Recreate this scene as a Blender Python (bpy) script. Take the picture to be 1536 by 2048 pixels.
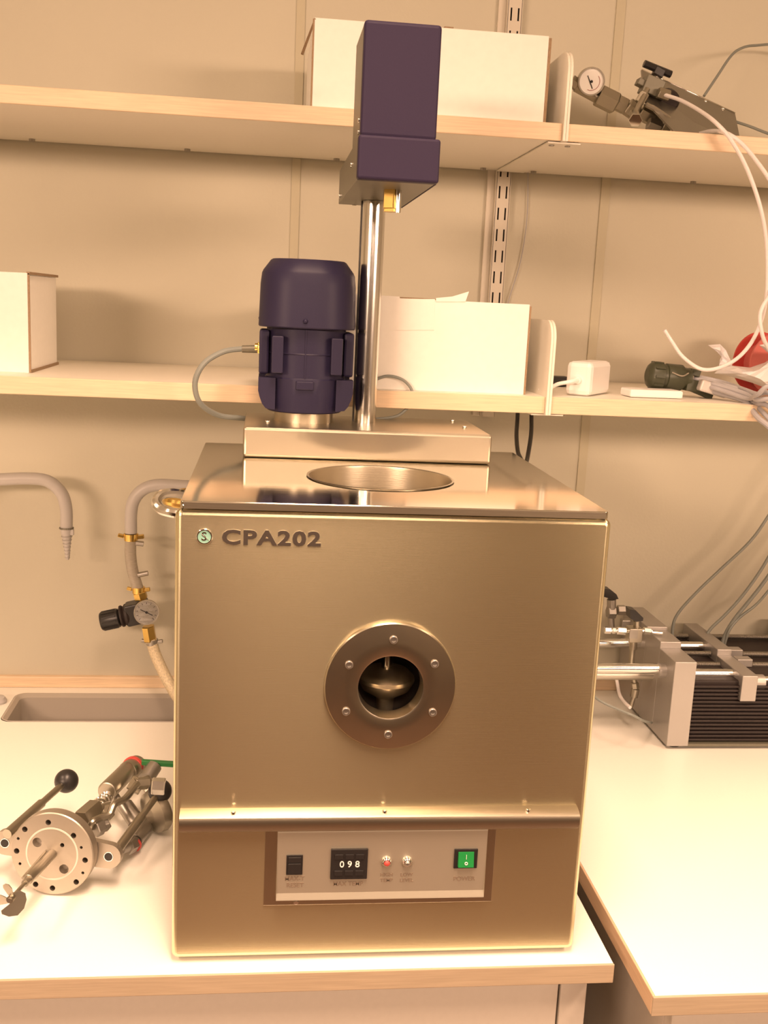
import bpy, bmesh, math, random
from mathutils import Vector, Matrix
random.seed(4)
for o in list(bpy.data.objects): bpy.data.objects.remove(o)
S = bpy.context.scene; C = S.collection
# ---------------------------------------------------------------- camera, world, lights, exposure
CAMZ = 1.6131
FPX = 2100.0
yc = Vector((-235, 424, -FPX)).normalized()
uc = Vector((514, 10676, 2100.)); uc = (uc - yc*uc.dot(yc)).normalized()
xc = yc.cross(uc)
M3 = Matrix((xc, yc, uc))                      # camera space -> world
cam_d = bpy.data.cameras.new('camera'); cam = bpy.data.objects.new('camera', cam_d); C.objects.link(cam)
cam_d.sensor_fit = 'VERTICAL'; cam_d.sensor_height = 36; cam_d.sensor_width = 27; cam_d.lens = FPX/2048*36
cam_d.clip_start = .02
cam.matrix_world = Matrix.Translation((0, 0, CAMZ)) @ M3.to_4x4()
S.camera = cam
S.view_settings.view_transform = 'Standard'; S.view_settings.look = 'None'
S.view_settings.exposure = 0.12; S.view_settings.gamma = 1; S.view_settings.use_curve_mapping = False
w = bpy.data.worlds.new('world'); S.world = w; w.use_nodes = True
w.node_tree.nodes['Background'].inputs[0].default_value = (1, .68, .42, 1)
w.node_tree.nodes['Background'].inputs[1].default_value = .15
TINT = (1, .655, .445)
def area(x, y, z, sx, sy, e, tgt=None, spread=180, name='ceiling_lamp'):
    l = bpy.data.lights.new(name, 'AREA'); l.shape = 'RECTANGLE'; l.size = sx; l.size_y = sy
    l.energy = e; l.color = TINT; l.spread = math.radians(spread)
    o = bpy.data.objects.new(name, l); C.objects.link(o); o.location = (x, y, z)
    if tgt: o.rotation_euler = (Vector(tgt)-Vector((x, y, z))).to_track_quat('-Z', 'Y').to_euler()
LE = 1.0
for lx, lz, ex, e in ((-1.75, 2.06, .0, 20), (.15, 2.16, .2, 5.), (1.95, 2.06, .25, 16)):
    area(lx, -1.25, lz, 1.2, .25, e*LE, (ex, 1.6, 1.50), 110, 'wall_fill_light')  # unseen fill lights added to brighten the wall under the shelves
for lx in (-1.4, .1, 1.6):
    area(lx, .30, 2.665, .30, 1.2, 29*LE, None, 106)

def P(px, py, Y):
    'world point seen at photo pixel (px,py) lying in the vertical plane at depth Y'
    r = M3 @ Vector((px-768, 1024-py, -FPX)); r *= Y/r.y
    return Vector((r.x, r.y, r.z+CAMZ))
def PZ(px, py, z):
    r = M3 @ Vector((px-768, 1024-py, -FPX)); r *= (z-CAMZ)/r.z
    return Vector((r.x, r.y, z))
# ---------------------------------------------------------------- materials
def mat(name, col, rough=.5, metal=0., bump=0., bscale=40., stretch=(1, 1, 1), var=0., spec=.5, trans=0., aniso=0., tang=None, emit=None, coat=0., rvar=0., vscale=None):
    m = bpy.data.materials.new(name); m.use_nodes = True; nt = m.node_tree; b = nt.nodes['Principled BSDF']
    def sock(n, v):
        if n in b.inputs: b.inputs[n].default_value = v
    c = (*col, 1); sock('Base Color', c); sock('Roughness', rough); sock('Metallic', metal)
    sock('Specular IOR Level', spec); sock('Transmission Weight', trans); sock('Anisotropic', aniso); sock('Coat Weight', coat)
    if emit: sock('Emission Color', (*emit[:3], 1)); sock('Emission Strength', emit[3])
    if bump or var or rvar:
        tc = nt.nodes.new('ShaderNodeTexCoord'); mp = nt.nodes.new('ShaderNodeMapping'); mp.inputs['Scale'].default_value = stretch
        nt.links.new(tc.outputs['Object'], mp.inputs[0])
        nz = nt.nodes.new('ShaderNodeTexNoise'); nz.inputs['Scale'].default_value = bscale; nz.inputs['Detail'].default_value = 4
        nt.links.new(mp.outputs[0], nz.inputs['Vector'])
        if bump:
            bp = nt.nodes.new('ShaderNodeBump'); bp.inputs['Strength'].default_value = bump; bp.inputs['Distance'].default_value = .002
            nt.links.new(nz.outputs['Fac'], bp.inputs['Height']); nt.links.new(bp.outputs[0], b.inputs['Normal'])
        if var:
            src = nz
            if vscale:
                src = nt.nodes.new('ShaderNodeTexNoise'); src.inputs['Scale'].default_value = vscale; nt.links.new(tc.outputs['Object'], src.inputs['Vector'])
            rp = nt.nodes.new('ShaderNodeMapRange'); rp.inputs['From Min'].default_value = .3; rp.inputs['From Max'].default_value = .7
            rp.inputs['To Min'].default_value = 1-var; rp.inputs['To Max'].default_value = 1+var
            nt.links.new(src.outputs['Fac'], rp.inputs['Value'])
            mx = nt.nodes.new('ShaderNodeVectorMath'); mx.operation = 'SCALE'; mx.inputs[0].default_value = col
            nt.links.new(rp.outputs[0], mx.inputs['Scale']); nt.links.new(mx.outputs[0], b.inputs['Base Color'])
        if rvar:
            n2 = nt.nodes.new('ShaderNodeTexNoise'); n2.inputs['Scale'].default_value = 6; nt.links.new(tc.outputs['Object'], n2.inputs['Vector'])
            rr = nt.nodes.new('ShaderNodeMapRange'); rr.inputs['From Min'].default_value = .3; rr.inputs['From Max'].default_value = .7
            rr.inputs['To Min'].default_value = rough-rvar; rr.inputs['To Max'].default_value = rough+rvar
            nt.links.new(n2.outputs['Fac'], rr.inputs['Value']); nt.links.new(rr.outputs[0], b.inputs['Roughness'])
    if tang:
        cb = nt.nodes.new('ShaderNodeCombineXYZ')
        for i in range(3): cb.inputs[i].default_value = tang[i]
        nt.links.new(cb.outputs[0], b.inputs['Tangent'])
    return m
WALL = mat('wall_paint', (.61, .58, .475), .75, bump=.15, bscale=180, var=.02, vscale=3)
STRIP = mat('wall_joint_strip', (.56, .52, .39), .6, bump=.05, bscale=100)
CEIL = mat('ceiling_paint', (.72, .70, .62), .9, bump=.1, bscale=60)
FLOOR = mat('floor_linoleum', (.15, .09, .06), .5, bump=.05, bscale=60, var=.15)
LAM = mat('cream_laminate', (.86, .85, .79), .38, bump=.03, bscale=300, var=.01)
BIRCH = mat('birch_edge', (.80, .62, .43), .4, bump=.05, bscale=10, stretch=(2, 12, 60), var=.09)
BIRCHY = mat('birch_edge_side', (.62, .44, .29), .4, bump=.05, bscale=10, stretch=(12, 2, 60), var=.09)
BIRCHC = mat('dark_birch_edge', (.43, .34, .24), .4, bump=.05, bscale=10, stretch=(2, 12, 60), var=.08)  # darker birch tone for the counter front edges
SHELFW = mat('shelf_laminate', (.86, .82, .72), .45, bump=.03, bscale=200, var=.01)
CABW = mat('cabinet_laminate', (.62, .57, .50), .5, bump=.03, bscale=150, var=.015)
STEEL = mat('brushed_steel_panel', (.71, .65, .445), .27, 1., bump=.06, bscale=30, stretch=(1.2, 1, 60), aniso=.85, tang=(0, 0, 1))
PLATE = mat('polished_steel_plate', (.60, .57, .49), .09, 1., bump=.01, bscale=20, stretch=(1, 10, 1))
HOUSE = mat('brushed_steel_housing', (.52, .47, .37), .33, 1., bump=.05, bscale=30, stretch=(1, 4, 50))
RINGM = mat('turned_steel', (.55, .50, .40), .27, 1., bump=.03, bscale=60, var=.03)
ROD = mat('ground_steel_rod', (.74, .73, .70), .18, 1., bump=.02, bscale=80, stretch=(8, 8, .5))
DARKST = mat('dark_steel', (.42, .40, .37), .4, 1., bump=.05, bscale=60)  # darker steel tone for bodies, screws and nuts
FIT = mat('fitting_steel', (.46, .43, .36), .33, 1., bump=.04, bscale=200)
CHROME = mat('chrome', (.85, .84, .80), .14, 1., bump=.01, bscale=50)
ALU = mat('anodised_aluminium', (.46, .44, .42), .45, .75, bump=.04, bscale=250)
ALUF = mat('flange_aluminium', (.50, .45, .38), .42, .9, bump=.04, bscale=300)
BRASS = mat('brass', (.75, .52, .16), .25, 1., bump=.03, bscale=150)
BLUE = mat('dark_blue_paint', (.034, .025, .055), .5, bump=.05, bscale=400, spec=.15)
BLUEM = mat('blue_motor_plastic', (.024, .020, .052), .45, bump=.05, bscale=500, spec=.25)
GREYP = mat('grey_paint_metal', (.17, .16, .12), .4, .3, bump=.03, bscale=300)
BLACK = mat('black_plastic', (.020, .018, .018), .35, bump=.04, bscale=200)
DARK = mat('recess_shade', (.03, .028, .025), .7, bump=.03, bscale=50)  # shade inside slots and holes put into the colour
BROWNB = mat('dark_brown_body', (.020, .012, .011), .6, bump=.05, bscale=150, var=.1)
WHITE = mat('white_plastic', (.88, .86, .84), .35, bump=.01, bscale=100)
CARD = mat('white_cardboard', (.90, .88, .83), .7, bump=.08, bscale=90, var=.015)
CARDB = mat('brown_cardboard_edge', (.33, .23, .14), .85, bump=.2, bscale=300, stretch=(3, 3, 1), var=.15)
GREYC = mat('grey_cable', (.24, .26, .24), .45, bump=.02, bscale=100)
GREYL = mat('light_grey_cable', (.44, .43, .45), .45, bump=.02, bscale=100)
TUBEW = mat('white_tubing', (.88, .84, .84), .3, bump=.01, bscale=100)
PIPEG = mat('grey_coated_pipe', (.52, .50, .49), .4, bump=.02, bscale=100)
HOSE = mat('translucent_hose', (.55, .50, .42), .25, trans=.35, bump=.1, bscale=120, stretch=(1, 1, 6), var=.1)
BRAID = mat('braided_hose', (.70, .60, .42), .4, bump=.5, bscale=350, var=.18)
DIAL = mat('gauge_dial', (.93, .92, .90), .5, bump=.01, bscale=50)
RED = mat('red_plastic', (.60, .07, .06), .4, bump=.03, bscale=60)
REDT = mat('translucent_red', (.62, .16, .14), .45, bump=.05, bscale=30)
GREEN = mat('green_handle', (.03, .18, .05), .4, bump=.03, bscale=80)
GLOWG = mat('lit_green_switch', (.015, .22, .05), .3, emit=(.02, .35, .05, .08), bump=.02, bscale=80)
OLIVE = mat('olive_connector', (.055, .060, .035), .4, bump=.06, bscale=150)
PRINT = mat('printed_lettering', (.20, .15, .11), .6, bump=.02, bscale=50)
ENGR = mat('embossed_lettering', (.40, .36, .33), .32, 1., bump=.03, bscale=80)
TEAL = mat('teal_enamel', (.26, .50, .41), .4, bump=.02, bscale=50)
CTRL = mat('control_panel_aluminium', (.60, .56, .46), .42, .8, bump=.03, bscale=60, stretch=(1, 1, 30), aniso=.3, tang=(0, 0, 1))
SINKM = mat('grey_sink_composite', (.42, .38, .33), .4, bump=.05, bscale=200)
BAG = mat('crumpled_white_plastic', (.82, .80, .82), .3, bump=.3, bscale=12, spec=.6)
DOORM = mat('dark_door_wood', (.16, .09, .05), .5, bump=.05, bscale=8, stretch=(10, 1, 1), var=.1)
TEFLON = mat('white_gasket', (.60, .54, .47), .5, bump=.02, bscale=80)
m_gl = bpy.data.materials.new('window_glass'); m_gl.use_nodes = True
_b = m_gl.node_tree.nodes['Principled BSDF']; _b.inputs['Transmission Weight'].default_value = 1; _b.inputs['Roughness'].default_value = .02; _b.inputs['IOR'].default_value = 1.2; _b.inputs['Base Color'].default_value = (.95, .93, .88, 1)
GLASS = m_gl
# ---------------------------------------------------------------- mesh helpers
def frame(ax):
    ax = Vector(ax).normalized(); t = Vector((0, 0, 1)) if abs(ax.z) < .9 else Vector((1, 0, 0))
    u = ax.cross(t).normalized(); v = u.cross(ax).normalized()   # v roughly up
    return u, v, ax
class MB:
    def __init__(s): s.bm = bmesh.new(); s.smooth = []
    def quad_rings(s, rings, cap0=True, cap1=True, closed=True, smooth=True):
        vs = [[s.bm.verts.new(p) for p in r] for r in rings]; n = len(rings[0])
        for a, b in zip(vs, vs[1:]):
            for i in range(n if closed else n-1):
                f = s.bm.faces.new((a[i], a[(i+1) % n], b[(i+1) % n], b[i])); f.smooth = smooth
        if cap0: s.bm.faces.new(list(reversed(vs[0])))
        if cap1: s.bm.faces.new(vs[-1])
        return s
    def box(s, x0, x1, y0, y1, z0, z1, bev=0., seg=2):
        t = bmesh.new()
        bmesh.ops.create_cube(t, size=1)
        for v in t.verts: v.co = Vector(((x0+x1)/2+v.co.x*(x1-x0), (y0+y1)/2+v.co.y*(y1-y0), (z0+z1)/2+v.co.z*(z1-z0)))
        if bev: bmesh.ops.bevel(t, geom=t.edges[:], offset=bev, segments=seg, affect='EDGES', profile=.5)
        s.merge(t); return s
    def merge(s, t, mtx=None):
        if mtx is not None: bmesh.ops.transform(t, matrix=mtx, verts=t.verts)
        mp = {v: s.bm.verts.new(v.co) for v in t.verts}
        for f in t.faces:
            try: g = s.bm.faces.new([mp[v] for v in f.verts]); g.smooth = f.smooth
            except ValueError: pass
        t.free()
    def obox(s, c, ax, hx, hl, hz, bev=0., up=None):
        'oriented box: centre c, half length hl along ax, half width hx sideways, half height hz along up-ish'
        u, v, a = frame(ax)
        if up is not None:
            a = Vector(ax).normalized(); v = Vector(up); v = (v-a*v.dot(a)).normalized(); u = a.cross(v)
        t = bmesh.new(); bmesh.ops.create_cube(t, size=2)
        for q in t.verts: q.co = Vector((q.co.x*hx, q.co.y*hl, q.co.z*hz))
        if bev: bmesh.ops.bevel(t, geom=t.edges[:], offset=bev, segments=2, affect='EDGES', profile=.5)
        m = Matrix((u, a, v)).transposed().to_4x4(); m.translation = Vector(c)
        s.merge(t, m); return s
    def cyl(s, p0, p1, r0, r1=None, n=24, cap=True, bev=0.):
        p0 = Vector(p0); p1 = Vector(p1); r1 = r0 if r1 is None else r1
        L = (p1-p0).length
        pr = [(0, r0), (L, r1)] if not bev else [(0, r0-bev), (bev*.3, r0-bev*.3), (bev, r0), (L-bev, r1), (L-bev*.3, r1-bev*.3), (L, r1-bev)]
        return s.lathe(p0, p1-p0, pr, n, cap, cap)
    def lathe(s, p0, ax, prof, n=32, cap0=True, cap1=True, rot=0., smooth=True):
        u, v, a = frame(ax); p0 = Vector(p0)
        rings = [[p0+a*t+(u*math.cos(rot+2*math.pi*i/n)+v*math.sin(rot+2*math.pi*i/n))*r for i in range(n)] for t, r in prof]
        return s.quad_rings(rings, cap0, cap1, True, smooth)
    def hexn(s, p0, p1, r): 
        return s.lathe(p0, Vector(p1)-Vector(p0), [(0, r*.92), (r*.12, r), ((Vector(p1)-Vector(p0)).length-r*.12, r), ((Vector(p1)-Vector(p0)).length, r*.92)], 6, smooth=False)
    def tube(s, pts, r, n=10, sub=6, rf=None):
        pts = [Vector(p) for p in pts]
        if len(pts) > 2 and sub > 1:
            q = [pts[0]*2-pts[1]]+pts+[pts[-1]*2-pts[-2]]; out = []
            for i in range(1, len(q)-2):
                for k in range(sub):
                    t = k/sub; a, b, c, d = q[i-1], q[i], q[i+1], q[i+2]
                    out.append(.5*((2*b)+(c-a)*t+(2*a-5*b+4*c-d)*t*t+(3*b-a-3*c+d)*t**3))
            out.append(pts[-1]); pts = out
        rings = []; tan = (pts[1]-pts[0]).normalized(); u, v, _ = frame(tan)
        for i, p in enumerate(pts):
            t = (pts[min(i+1, len(pts)-1)]-pts[max(i-1, 0)]).normalized()
            u = (u-t*u.dot(t)).normalized(); v = t.cross(u)
            rr = r if rf is None else r*rf(i/(len(pts)-1))
            rings.append([p+(u*math.cos(2*math.pi*k/n)+v*math.sin(2*math.pi*k/n))*rr for k in range(n)])
        return s.quad_rings(rings)
    def sphere(s, c, r, sc=(1, 1, 1), n=24):
        t = bmesh.new(); bmesh.ops.create_uvsphere(t, u_segments=n, v_segments=n//2, radius=r)
        for f in t.faces: f.smooth = True
        m = Matrix.Translation(Vector(c)) @ Matrix.Diagonal((*sc, 1)); s.merge(t, m); return s
    def poly_prism(s, pts, off):
        'planar polygon extruded by vector off'
        a = [s.bm.verts.new(p) for p in pts]; b = [s.bm.verts.new(Vector(p)+Vector(off)) for p in pts]; n = len(a)
        s.bm.faces.new(a); s.bm.faces.new(list(reversed(b)))
        for i in range(n): s.bm.faces.new((a[i], b[i], b[(i+1) % n], a[(i+1) % n]))
        return s
def rrect(cx, cz, hx, hz, r, seg=5):
    out = []
    for k, (sx, sz) in enumerate(((1, 1), (-1, 1), (-1, -1), (1, -1))):
        for i in range(seg+1):
            a = math.pi/2*(k+i/seg); out.append((cx+sx*(hx-r)+r*math.cos(a), cz+sz*(hz-r)+r*math.sin(a)))
    return out
def circ(cx, cz, r, n=64): return [(cx+r*math.cos(2*math.pi*i/n), cz+r*math.sin(2*math.pi*i/n)) for i in range(n)]
def holed_plate(mb, outer_rings, holes, depth, to3):
    '''outer_rings: list of (loop, d) from front face loop outwards to the back; holes: list of loops; to3(a,b,d) -> world'''
    bm = mb.bm; t = bmesh.new()
    def loop(l, d):
        vs = [t.verts.new(to3(a, b, d)) for a, b in l]
        return vs, [t.edges.new((vs[i], vs[(i+1) % len(vs)])) for i in range(len(vs))]
    fv, fe = loop(*outer_rings[0]); allE = list(fe); prev = fv
    hl = []
    for h in holes:
        v, e = loop(h, 0); allE += e; hl.append(v)
    bmesh.ops.triangle_fill(t, use_beauty=True, use_dissolve=False, edges=allE)
    for l, d in outer_rings[1:]:
        vs = [t.verts.new(to3(a, b, d)) for a, b in l]; n = len(vs)
        for i in range(n): f = t.faces.new((prev[i], prev[(i+1) % n], vs[(i+1) % n], vs[i])); f.smooth = True
        prev = vs
    for v, h in zip(hl, holes):
        vs = [t.verts.new(to3(a, b, depth)) for a, b in h]; n = len(vs)
        for i in range(n): f = t.faces.new((v[i], v[(i+1) % n], vs[(i+1) % n], vs[i])); f.smooth = True
    mb.merge(t)
def link(name, mb, m, parent=None, label=None, origin=None, sharp=35):
    bm = mb.bm if isinstance(mb, MB) else mb
    bmesh.ops.recalc_face_normals(bm, faces=bm.faces)
    for e in bm.edges:
        if len(e.link_faces) == 2 and e.calc_face_angle(0) > math.radians(sharp): e.smooth = False
    root = parent
    while root is not None and root.parent: root = root.parent
    if root is not None: org = Vector(root['_o'])
    elif origin is not None: org = Vector(origin)
    else:
        cs = [v.co for v in bm.verts]
        org = Vector((sum(c.x for c in cs)/len(cs), sum(c.y for c in cs)/len(cs), min(c.z for c in cs)))
    bmesh.ops.translate(bm, vec=-org, verts=bm.verts)
    me = bpy.data.meshes.new(name); bm.to_mesh(me); bm.free(); me.materials.append(m)
    o = bpy.data.objects.new(name, me); C.objects.link(o)
    if parent is not None: o.parent = parent
    else: o.location = org; o['_o'] = list(org)
    if label: o['label'] = label
    return o
def tag(o, label, cat, group=None):
    o['label'] = label; o['category'] = cat
    if group: o['group'] = group
    return o
def thing(name, loc, label, cat, group=None):
    o = bpy.data.objects.new(name, None); C.objects.link(o); o.location = loc; o['_o'] = list(loc); o.empty_display_size = .05
    return tag(o, label, cat, group)
def struct(name, mb, m): o = link(name, mb, m); o['kind'] = 'structure'; return o
def text_mb(txt, size, pos, ux=(1, 0, 0), uy=(0, 0, 1), ext=.0003, bold=0., center=True, spacing=1.):
    c = bpy.data.curves.new('t', 'FONT'); c.body = txt; c.size = size; c.extrude = ext; c.offset = bold; c.space_character = spacing
    c.resolution_u = 3
    if center: c.align_x = 'CENTER'; c.align_y = 'CENTER'
    o = bpy.data.objects.new('t', c); C.objects.link(o)
    me = bpy.data.meshes.new_from_object(o.evaluated_get(bpy.context.evaluated_depsgraph_get()))
    bpy.data.objects.remove(o); bpy.data.curves.remove(c)
    t = bmesh.new(); t.from_mesh(me); bpy.data.meshes.remove(me)
    ux = Vector(ux).normalized(); uy = Vector(uy).normalized(); uz = ux.cross(uy)
    m = Matrix((ux, uy, uz)).transposed().to_4x4(); m.translation = Vector(pos)
    mb = MB(); mb.merge(t, m); return mb
# ---------------------------------------------------------------- setting
YW = 1.885; CT = .9
struct('wall_back', MB().box(-2.2, 2.6, YW, YW+.1, 0, 2.7), WALL)
struct('wall_left', MB().box(-2.3, -2.2, -3.1, YW+.1, 0, 2.7), WALL)
struct('wall_right', MB().box(2.6, 2.7, -3.1, YW+.1, 0, 2.7), WALL)
struct('wall_front', MB().box(-2.2, 2.6, -3.1, -3.0, 0, 2.7), mat('far_wall_dimmed', (.22, .19, .12), .8, bump=.05, bscale=100))  # unseen wall coloured dark so the steel panel reflects a dimmer room
struct('floor', MB().box(-2.3, 2.7, -3.1, YW+.1, -.05, 0), FLOOR)
struct('ceiling', MB().box(-2.3, 2.7, -3.1, YW+.1, 2.7, 2.75), CEIL)
d = struct('reflection_door_1', MB().box(-.55, .22, -3.0, -2.96, 0, 2.1, .003), DOORM)  # unseen door added as something for the steel panel to reflect
link('door_handle', MB().cyl((.05, -2.96, 1.0), (.05, -2.91, 1.0), .008).cyl((.06, -2.91, 1.0), (-.06, -2.91, 1.0), .009), FIT, d)
CUPM = mat('cupboard_wood', (.46, .37, .24), .5, bump=.05, bscale=8, stretch=(10, 1, 1), var=.1)
lk = thing('reflection_cabinet', (-.08, -1.75, 0), 'narrow dark cabinet added out of view to darken the steel panel reflection', 'cabinet')  # added behind the camera to put a dark band in the panel reflection
link('cabinet_body', MB().box(-.27, .09, -2.0, -1.60, 0, 1.15, .004), DOORM, lk)
for k in range(4): link('drawer_front', MB().box(-.262, .082, -1.5995, -1.585, .03+k*.28, .29+k*.28, .003), DOORM, lk)
lk = thing('reflection_cupboard', (1.3, -2.75, 0), 'tall light brown cupboard added out of view for the steel panel to reflect', 'cupboard')  # added out of view, only seen as a reflection in the steel
link('cupboard_body', MB().box(.75, 1.85, -2.99, -2.5, .06, 2.1, .004), CUPM, lk); link('plinth', MB().box(.77, 1.83, -2.97, -2.53, 0, .06), BLACK, lk)
for a, b in ((.753, 1.298), (1.302, 1.847)): link('cupboard_door', MB().box(a, b, -2.4995, -2.48, .07, 2.09, .002), CUPM, lk)
for k, (a, b) in enumerate(((.038, .052), (.584, .600), (-1.1, -1.085))):
    struct('trim_%d' % (k+1), MB().box(a, b, YW-.003, YW, 0.925, 2.7), STRIP)
struct('trim_4', MB().box(-2.2, 2.6, YW-.012, YW, CT, CT+.021, .002), BIRCH)
RAILM = mat('rail_paint', (.68, .63, .54), .5, bump=.03, bscale=100)
# shelf support rail with pairs of slots
def upright(x0, x1, z0, z1, name, label):
    root = thing(name, ((x0+x1)/2, YW, z0), label, 'shelf rail')
    yf = YW-.020; mb = MB(); t = mb.bm
    w = x1-x0; cx = (x0+x1)/2; sw = .0027
    xs = [x0, cx-.0062-sw/2, cx-.0062+sw/2, cx+.0062-sw/2, cx+.0062+sw/2, x1]
    zs = [z0]; z = 1.4445
    slots = []
    while z < z1-.03:
        if z > z0+.01: zs += [z, z+.0205]; slots.append(len(zs)-2)
        z += .0361
    zs.append(z1)
    V = {}
    for i, x in enumerate(xs):
        for j, zz in enumerate(zs): V[i, j] = t.verts.new((x, yf, zz))
    for i in range(5):
        for j in range(len(zs)-1):
            if i in (1, 3) and j in slots: continue
            t.faces.new((V[i, j], V[i+1, j], V[i+1, j+1], V[i, j+1]))
    mb.box(x0-.001, x0+.0008, yf, YW, z0, z1); mb.box(x1-.0008, x1+.001, yf, YW, z0, z1)
    link('slotted_channel', mb, RAILM, root)
    link('channel_shade', MB().box(x0+.001, x1-.001, yf+.006, YW-.001, z0, z1), DARK, root, 'dark box painting the shade inside the rail')  # dark filler paints the shade seen through the slots
    link('side_flange', MB().box(x0-.014, x0-.001, YW-.008, YW, z0, z1, .001), RAILM, root)
upright(.3915, .4155, 1.425, 2.68, 'shelf_rail', 'cream slotted metal shelf rail on the wall behind the steel pole')
# shelves
SF = 1.52; YS = YW-.0
def shelf(name, x0, x1, zt, th, label, yf=SF, ys=YW-.004):
    r = thing(name, ((x0+x1)/2, (yf+ys)/2, zt-th), label, 'shelf', None)
    link('shelf_board', MB().box(x0, x1, yf+.004, ys, zt-th, zt, .0006), SHELFW, r)
    link('edge_strip', MB().box(x0, x1, yf, yf+.0045, zt-th, zt, .001), BIRCH, r, 'light birch front edge')
    return r
TZ = 1.8765; TH = .0235; MZ = 1.495; MH = .0245
s1 = shelf('wall_shelf', -1.2, .4075, TZ, TH, 'upper left white shelf with birch edge, holding the long white box')
s2 = shelf('wall_shelf', .4155, 1.9, TZ, TH, 'upper right white shelf with birch edge, carrying the valve and gauge assembly')
s3 = shelf('wall_shelf', -1.2, .4035, MZ, MH, 'lower left white shelf with birch edge, running behind the blue motor', yf=1.485)
s4 = shelf('wall_shelf', .4115, 1.9, MZ, MH, 'lower right white shelf with birch edge, holding the white power adapter', yf=1.485)
for (sh, xs) in ((s1, [P(68, 284, 1.87).x, P(376, 303, 1.87).x, P(672, 325, 1.87).x, P(963, 338, 1.87).x]), (s2, [P(1063, 343, 1.87).x, P(1380, 365, 1.87).x])):
    for x in xs:
        link('shelf_clip', MB().cyl((x, YW-.03, TZ-TH-.004), (x, YW-.03, TZ-TH+.001), .005, n=12), DARKST, sh)
# brackets (double sheet cantilevers that rise above the shelf front with a rounded corner)
def bracket(x0, x1, yf, zs0, ztop, rr, name, label, flange=True):
    r = thing(name, ((x0+x1)/2, YW-.1, zs0), label, 'shelf bracket')
    for a, b in ((x0, x0+.0035), (x1-.0035, x1)):
        pts = [(a, yf, zs0-.001), (a, yf, ztop-rr)]
        for k in range(1, 9):
            t = math.pi/2*k/8; pts.append((a, yf+rr-rr*math.cos(t), ztop-rr+rr*math.sin(t)))
        pts += [(a, YW-.021, ztop), (a, YW-.021, zs0-.001)]
        link('side_plate', MB().poly_prism(pts, (b-a, 0, 0)), SHELFW, r)
    link('spacer', MB().box(x0+.0036, x1-.0036, yf+.004, YW-.03, zs0+.0, ztop-rr, 0), SHELFW, r)
    if flange:
        f = link('foot_flange', MB().box(x0-.018, x1+.022, yf+.012, YW-.022, zs0-.003, zs0-.0011), SHELFW, r)
        for x in (x0-.008, x1+.008):
            link('screw', MB().cyl((x, yf+.03, zs0-.0045), (x, yf+.03, zs0-.0029), .004, n=12), DARKST, f)
    return r
bracket(.4078, .4153, 1.513, TZ-TH, 1.975, .03, 'shelf_bracket', 'cream rounded bracket at the right end of the long white box on the top shelf')
bracket(.4038, .4113, 1.478, MZ-MH, 1.604, .03, 'shelf_bracket', 'cream rounded bracket between the open white box and the power adapter')
# counters
def cab(name, x0, x1, y0, y1, label, seam):
    r = thing(name, ((x0+x1)/2, (y0+y1)/2, 0), label, 'cabinet')
    for a, b in ((x0, x0+.018), (x1-.018, x1)): link('side_panel', MB().box(a, b, y0+.02, y1, .08, .8769), CABW, r)
    link('back_panel', MB().box(x0+.0181, x1-.0181, y1-.01, y1, .08, .70), CABW, r); link('bottom_panel', MB().box(x0+.0181, x1-.0181, y0+.02, y1-.0101, .08, .098), CABW, r)
    link('top_rail', MB().box(x0+.0181, x1-.0181, y0+.02, y0+.08, .85, .8769), CABW, r)
    link('plinth', MB().box(x0+.02, x1-.02, y0+.06, y1-.02, 0, .08), BROWNB, r)
    xs = seam
    for a, b in zip(xs, xs[1:]):
        link('front_board', MB().box(a+.0015, b-.0015, y0, y0+.0199, .1, .866, .0015), CABW, r)
    return r
XR = .4070
cab('base_cabinet', -1.60, .3915, 1.055, YW-.001, 'cream base cabinet under the counter the steel thermostat stands on', [-1.60, -.75, .3573, .3915])
cab('base_cabinet', .470, 1.9, 1.00, YW-.001, 'cream base cabinet under the counter at the right', [.470, 1.1, 1.9])
# left counter with sink cut-out (hole x -.43..-.02?, y 1.705..1.845)
HX0, HX1, HY0, HY1 = -.428, -.02, 1.714, 1.846
r = thing('counter_top', (-.4, 1.45, .877), 'cream laminate counter top with birch edge under the steel thermostat', 'counter')
mb = MB()
to3 = lambda a, b, d: Vector((a, b, CT-d))
ol = [(-1.62, 1.0235), (XR-.001, 1.0235), (XR-.001, YW-.001), (-1.62, YW-.001)]
hole = rrect((HX0+HX1)/2, (HY0+HY1)/2, (HX1-HX0)/2, (HY1-HY0)/2, .018)
holed_plate(mb, [(ol, 0), (ol, .023)], [hole], .023, to3)
link('laminate', mb, LAM, r)
link('edge_strip', MB().box(-1.62, XR, 1.0205, 1.0235, .877, CT, .0008), BIRCHC, r, 'birch front edge')
r = thing('counter_top', (1.1, 1.45, .877), 'cream laminate counter top with birch edges under the syringe pump', 'counter')
link('laminate', MB().box(.4335, 1.92, .9655, YW-.001, .8771, CT), LAM, r)
link('edge_strip', MB().box(.4305, 1.92, .9625, .9655, .877, CT, .0008), BIRCHC, r, 'birch front edge')
link('edge_strip', MB().box(.4305, .4335, .9655, YW-.002, .877, CT, .0008), BIRCHY, r, 'birch left edge')
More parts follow.
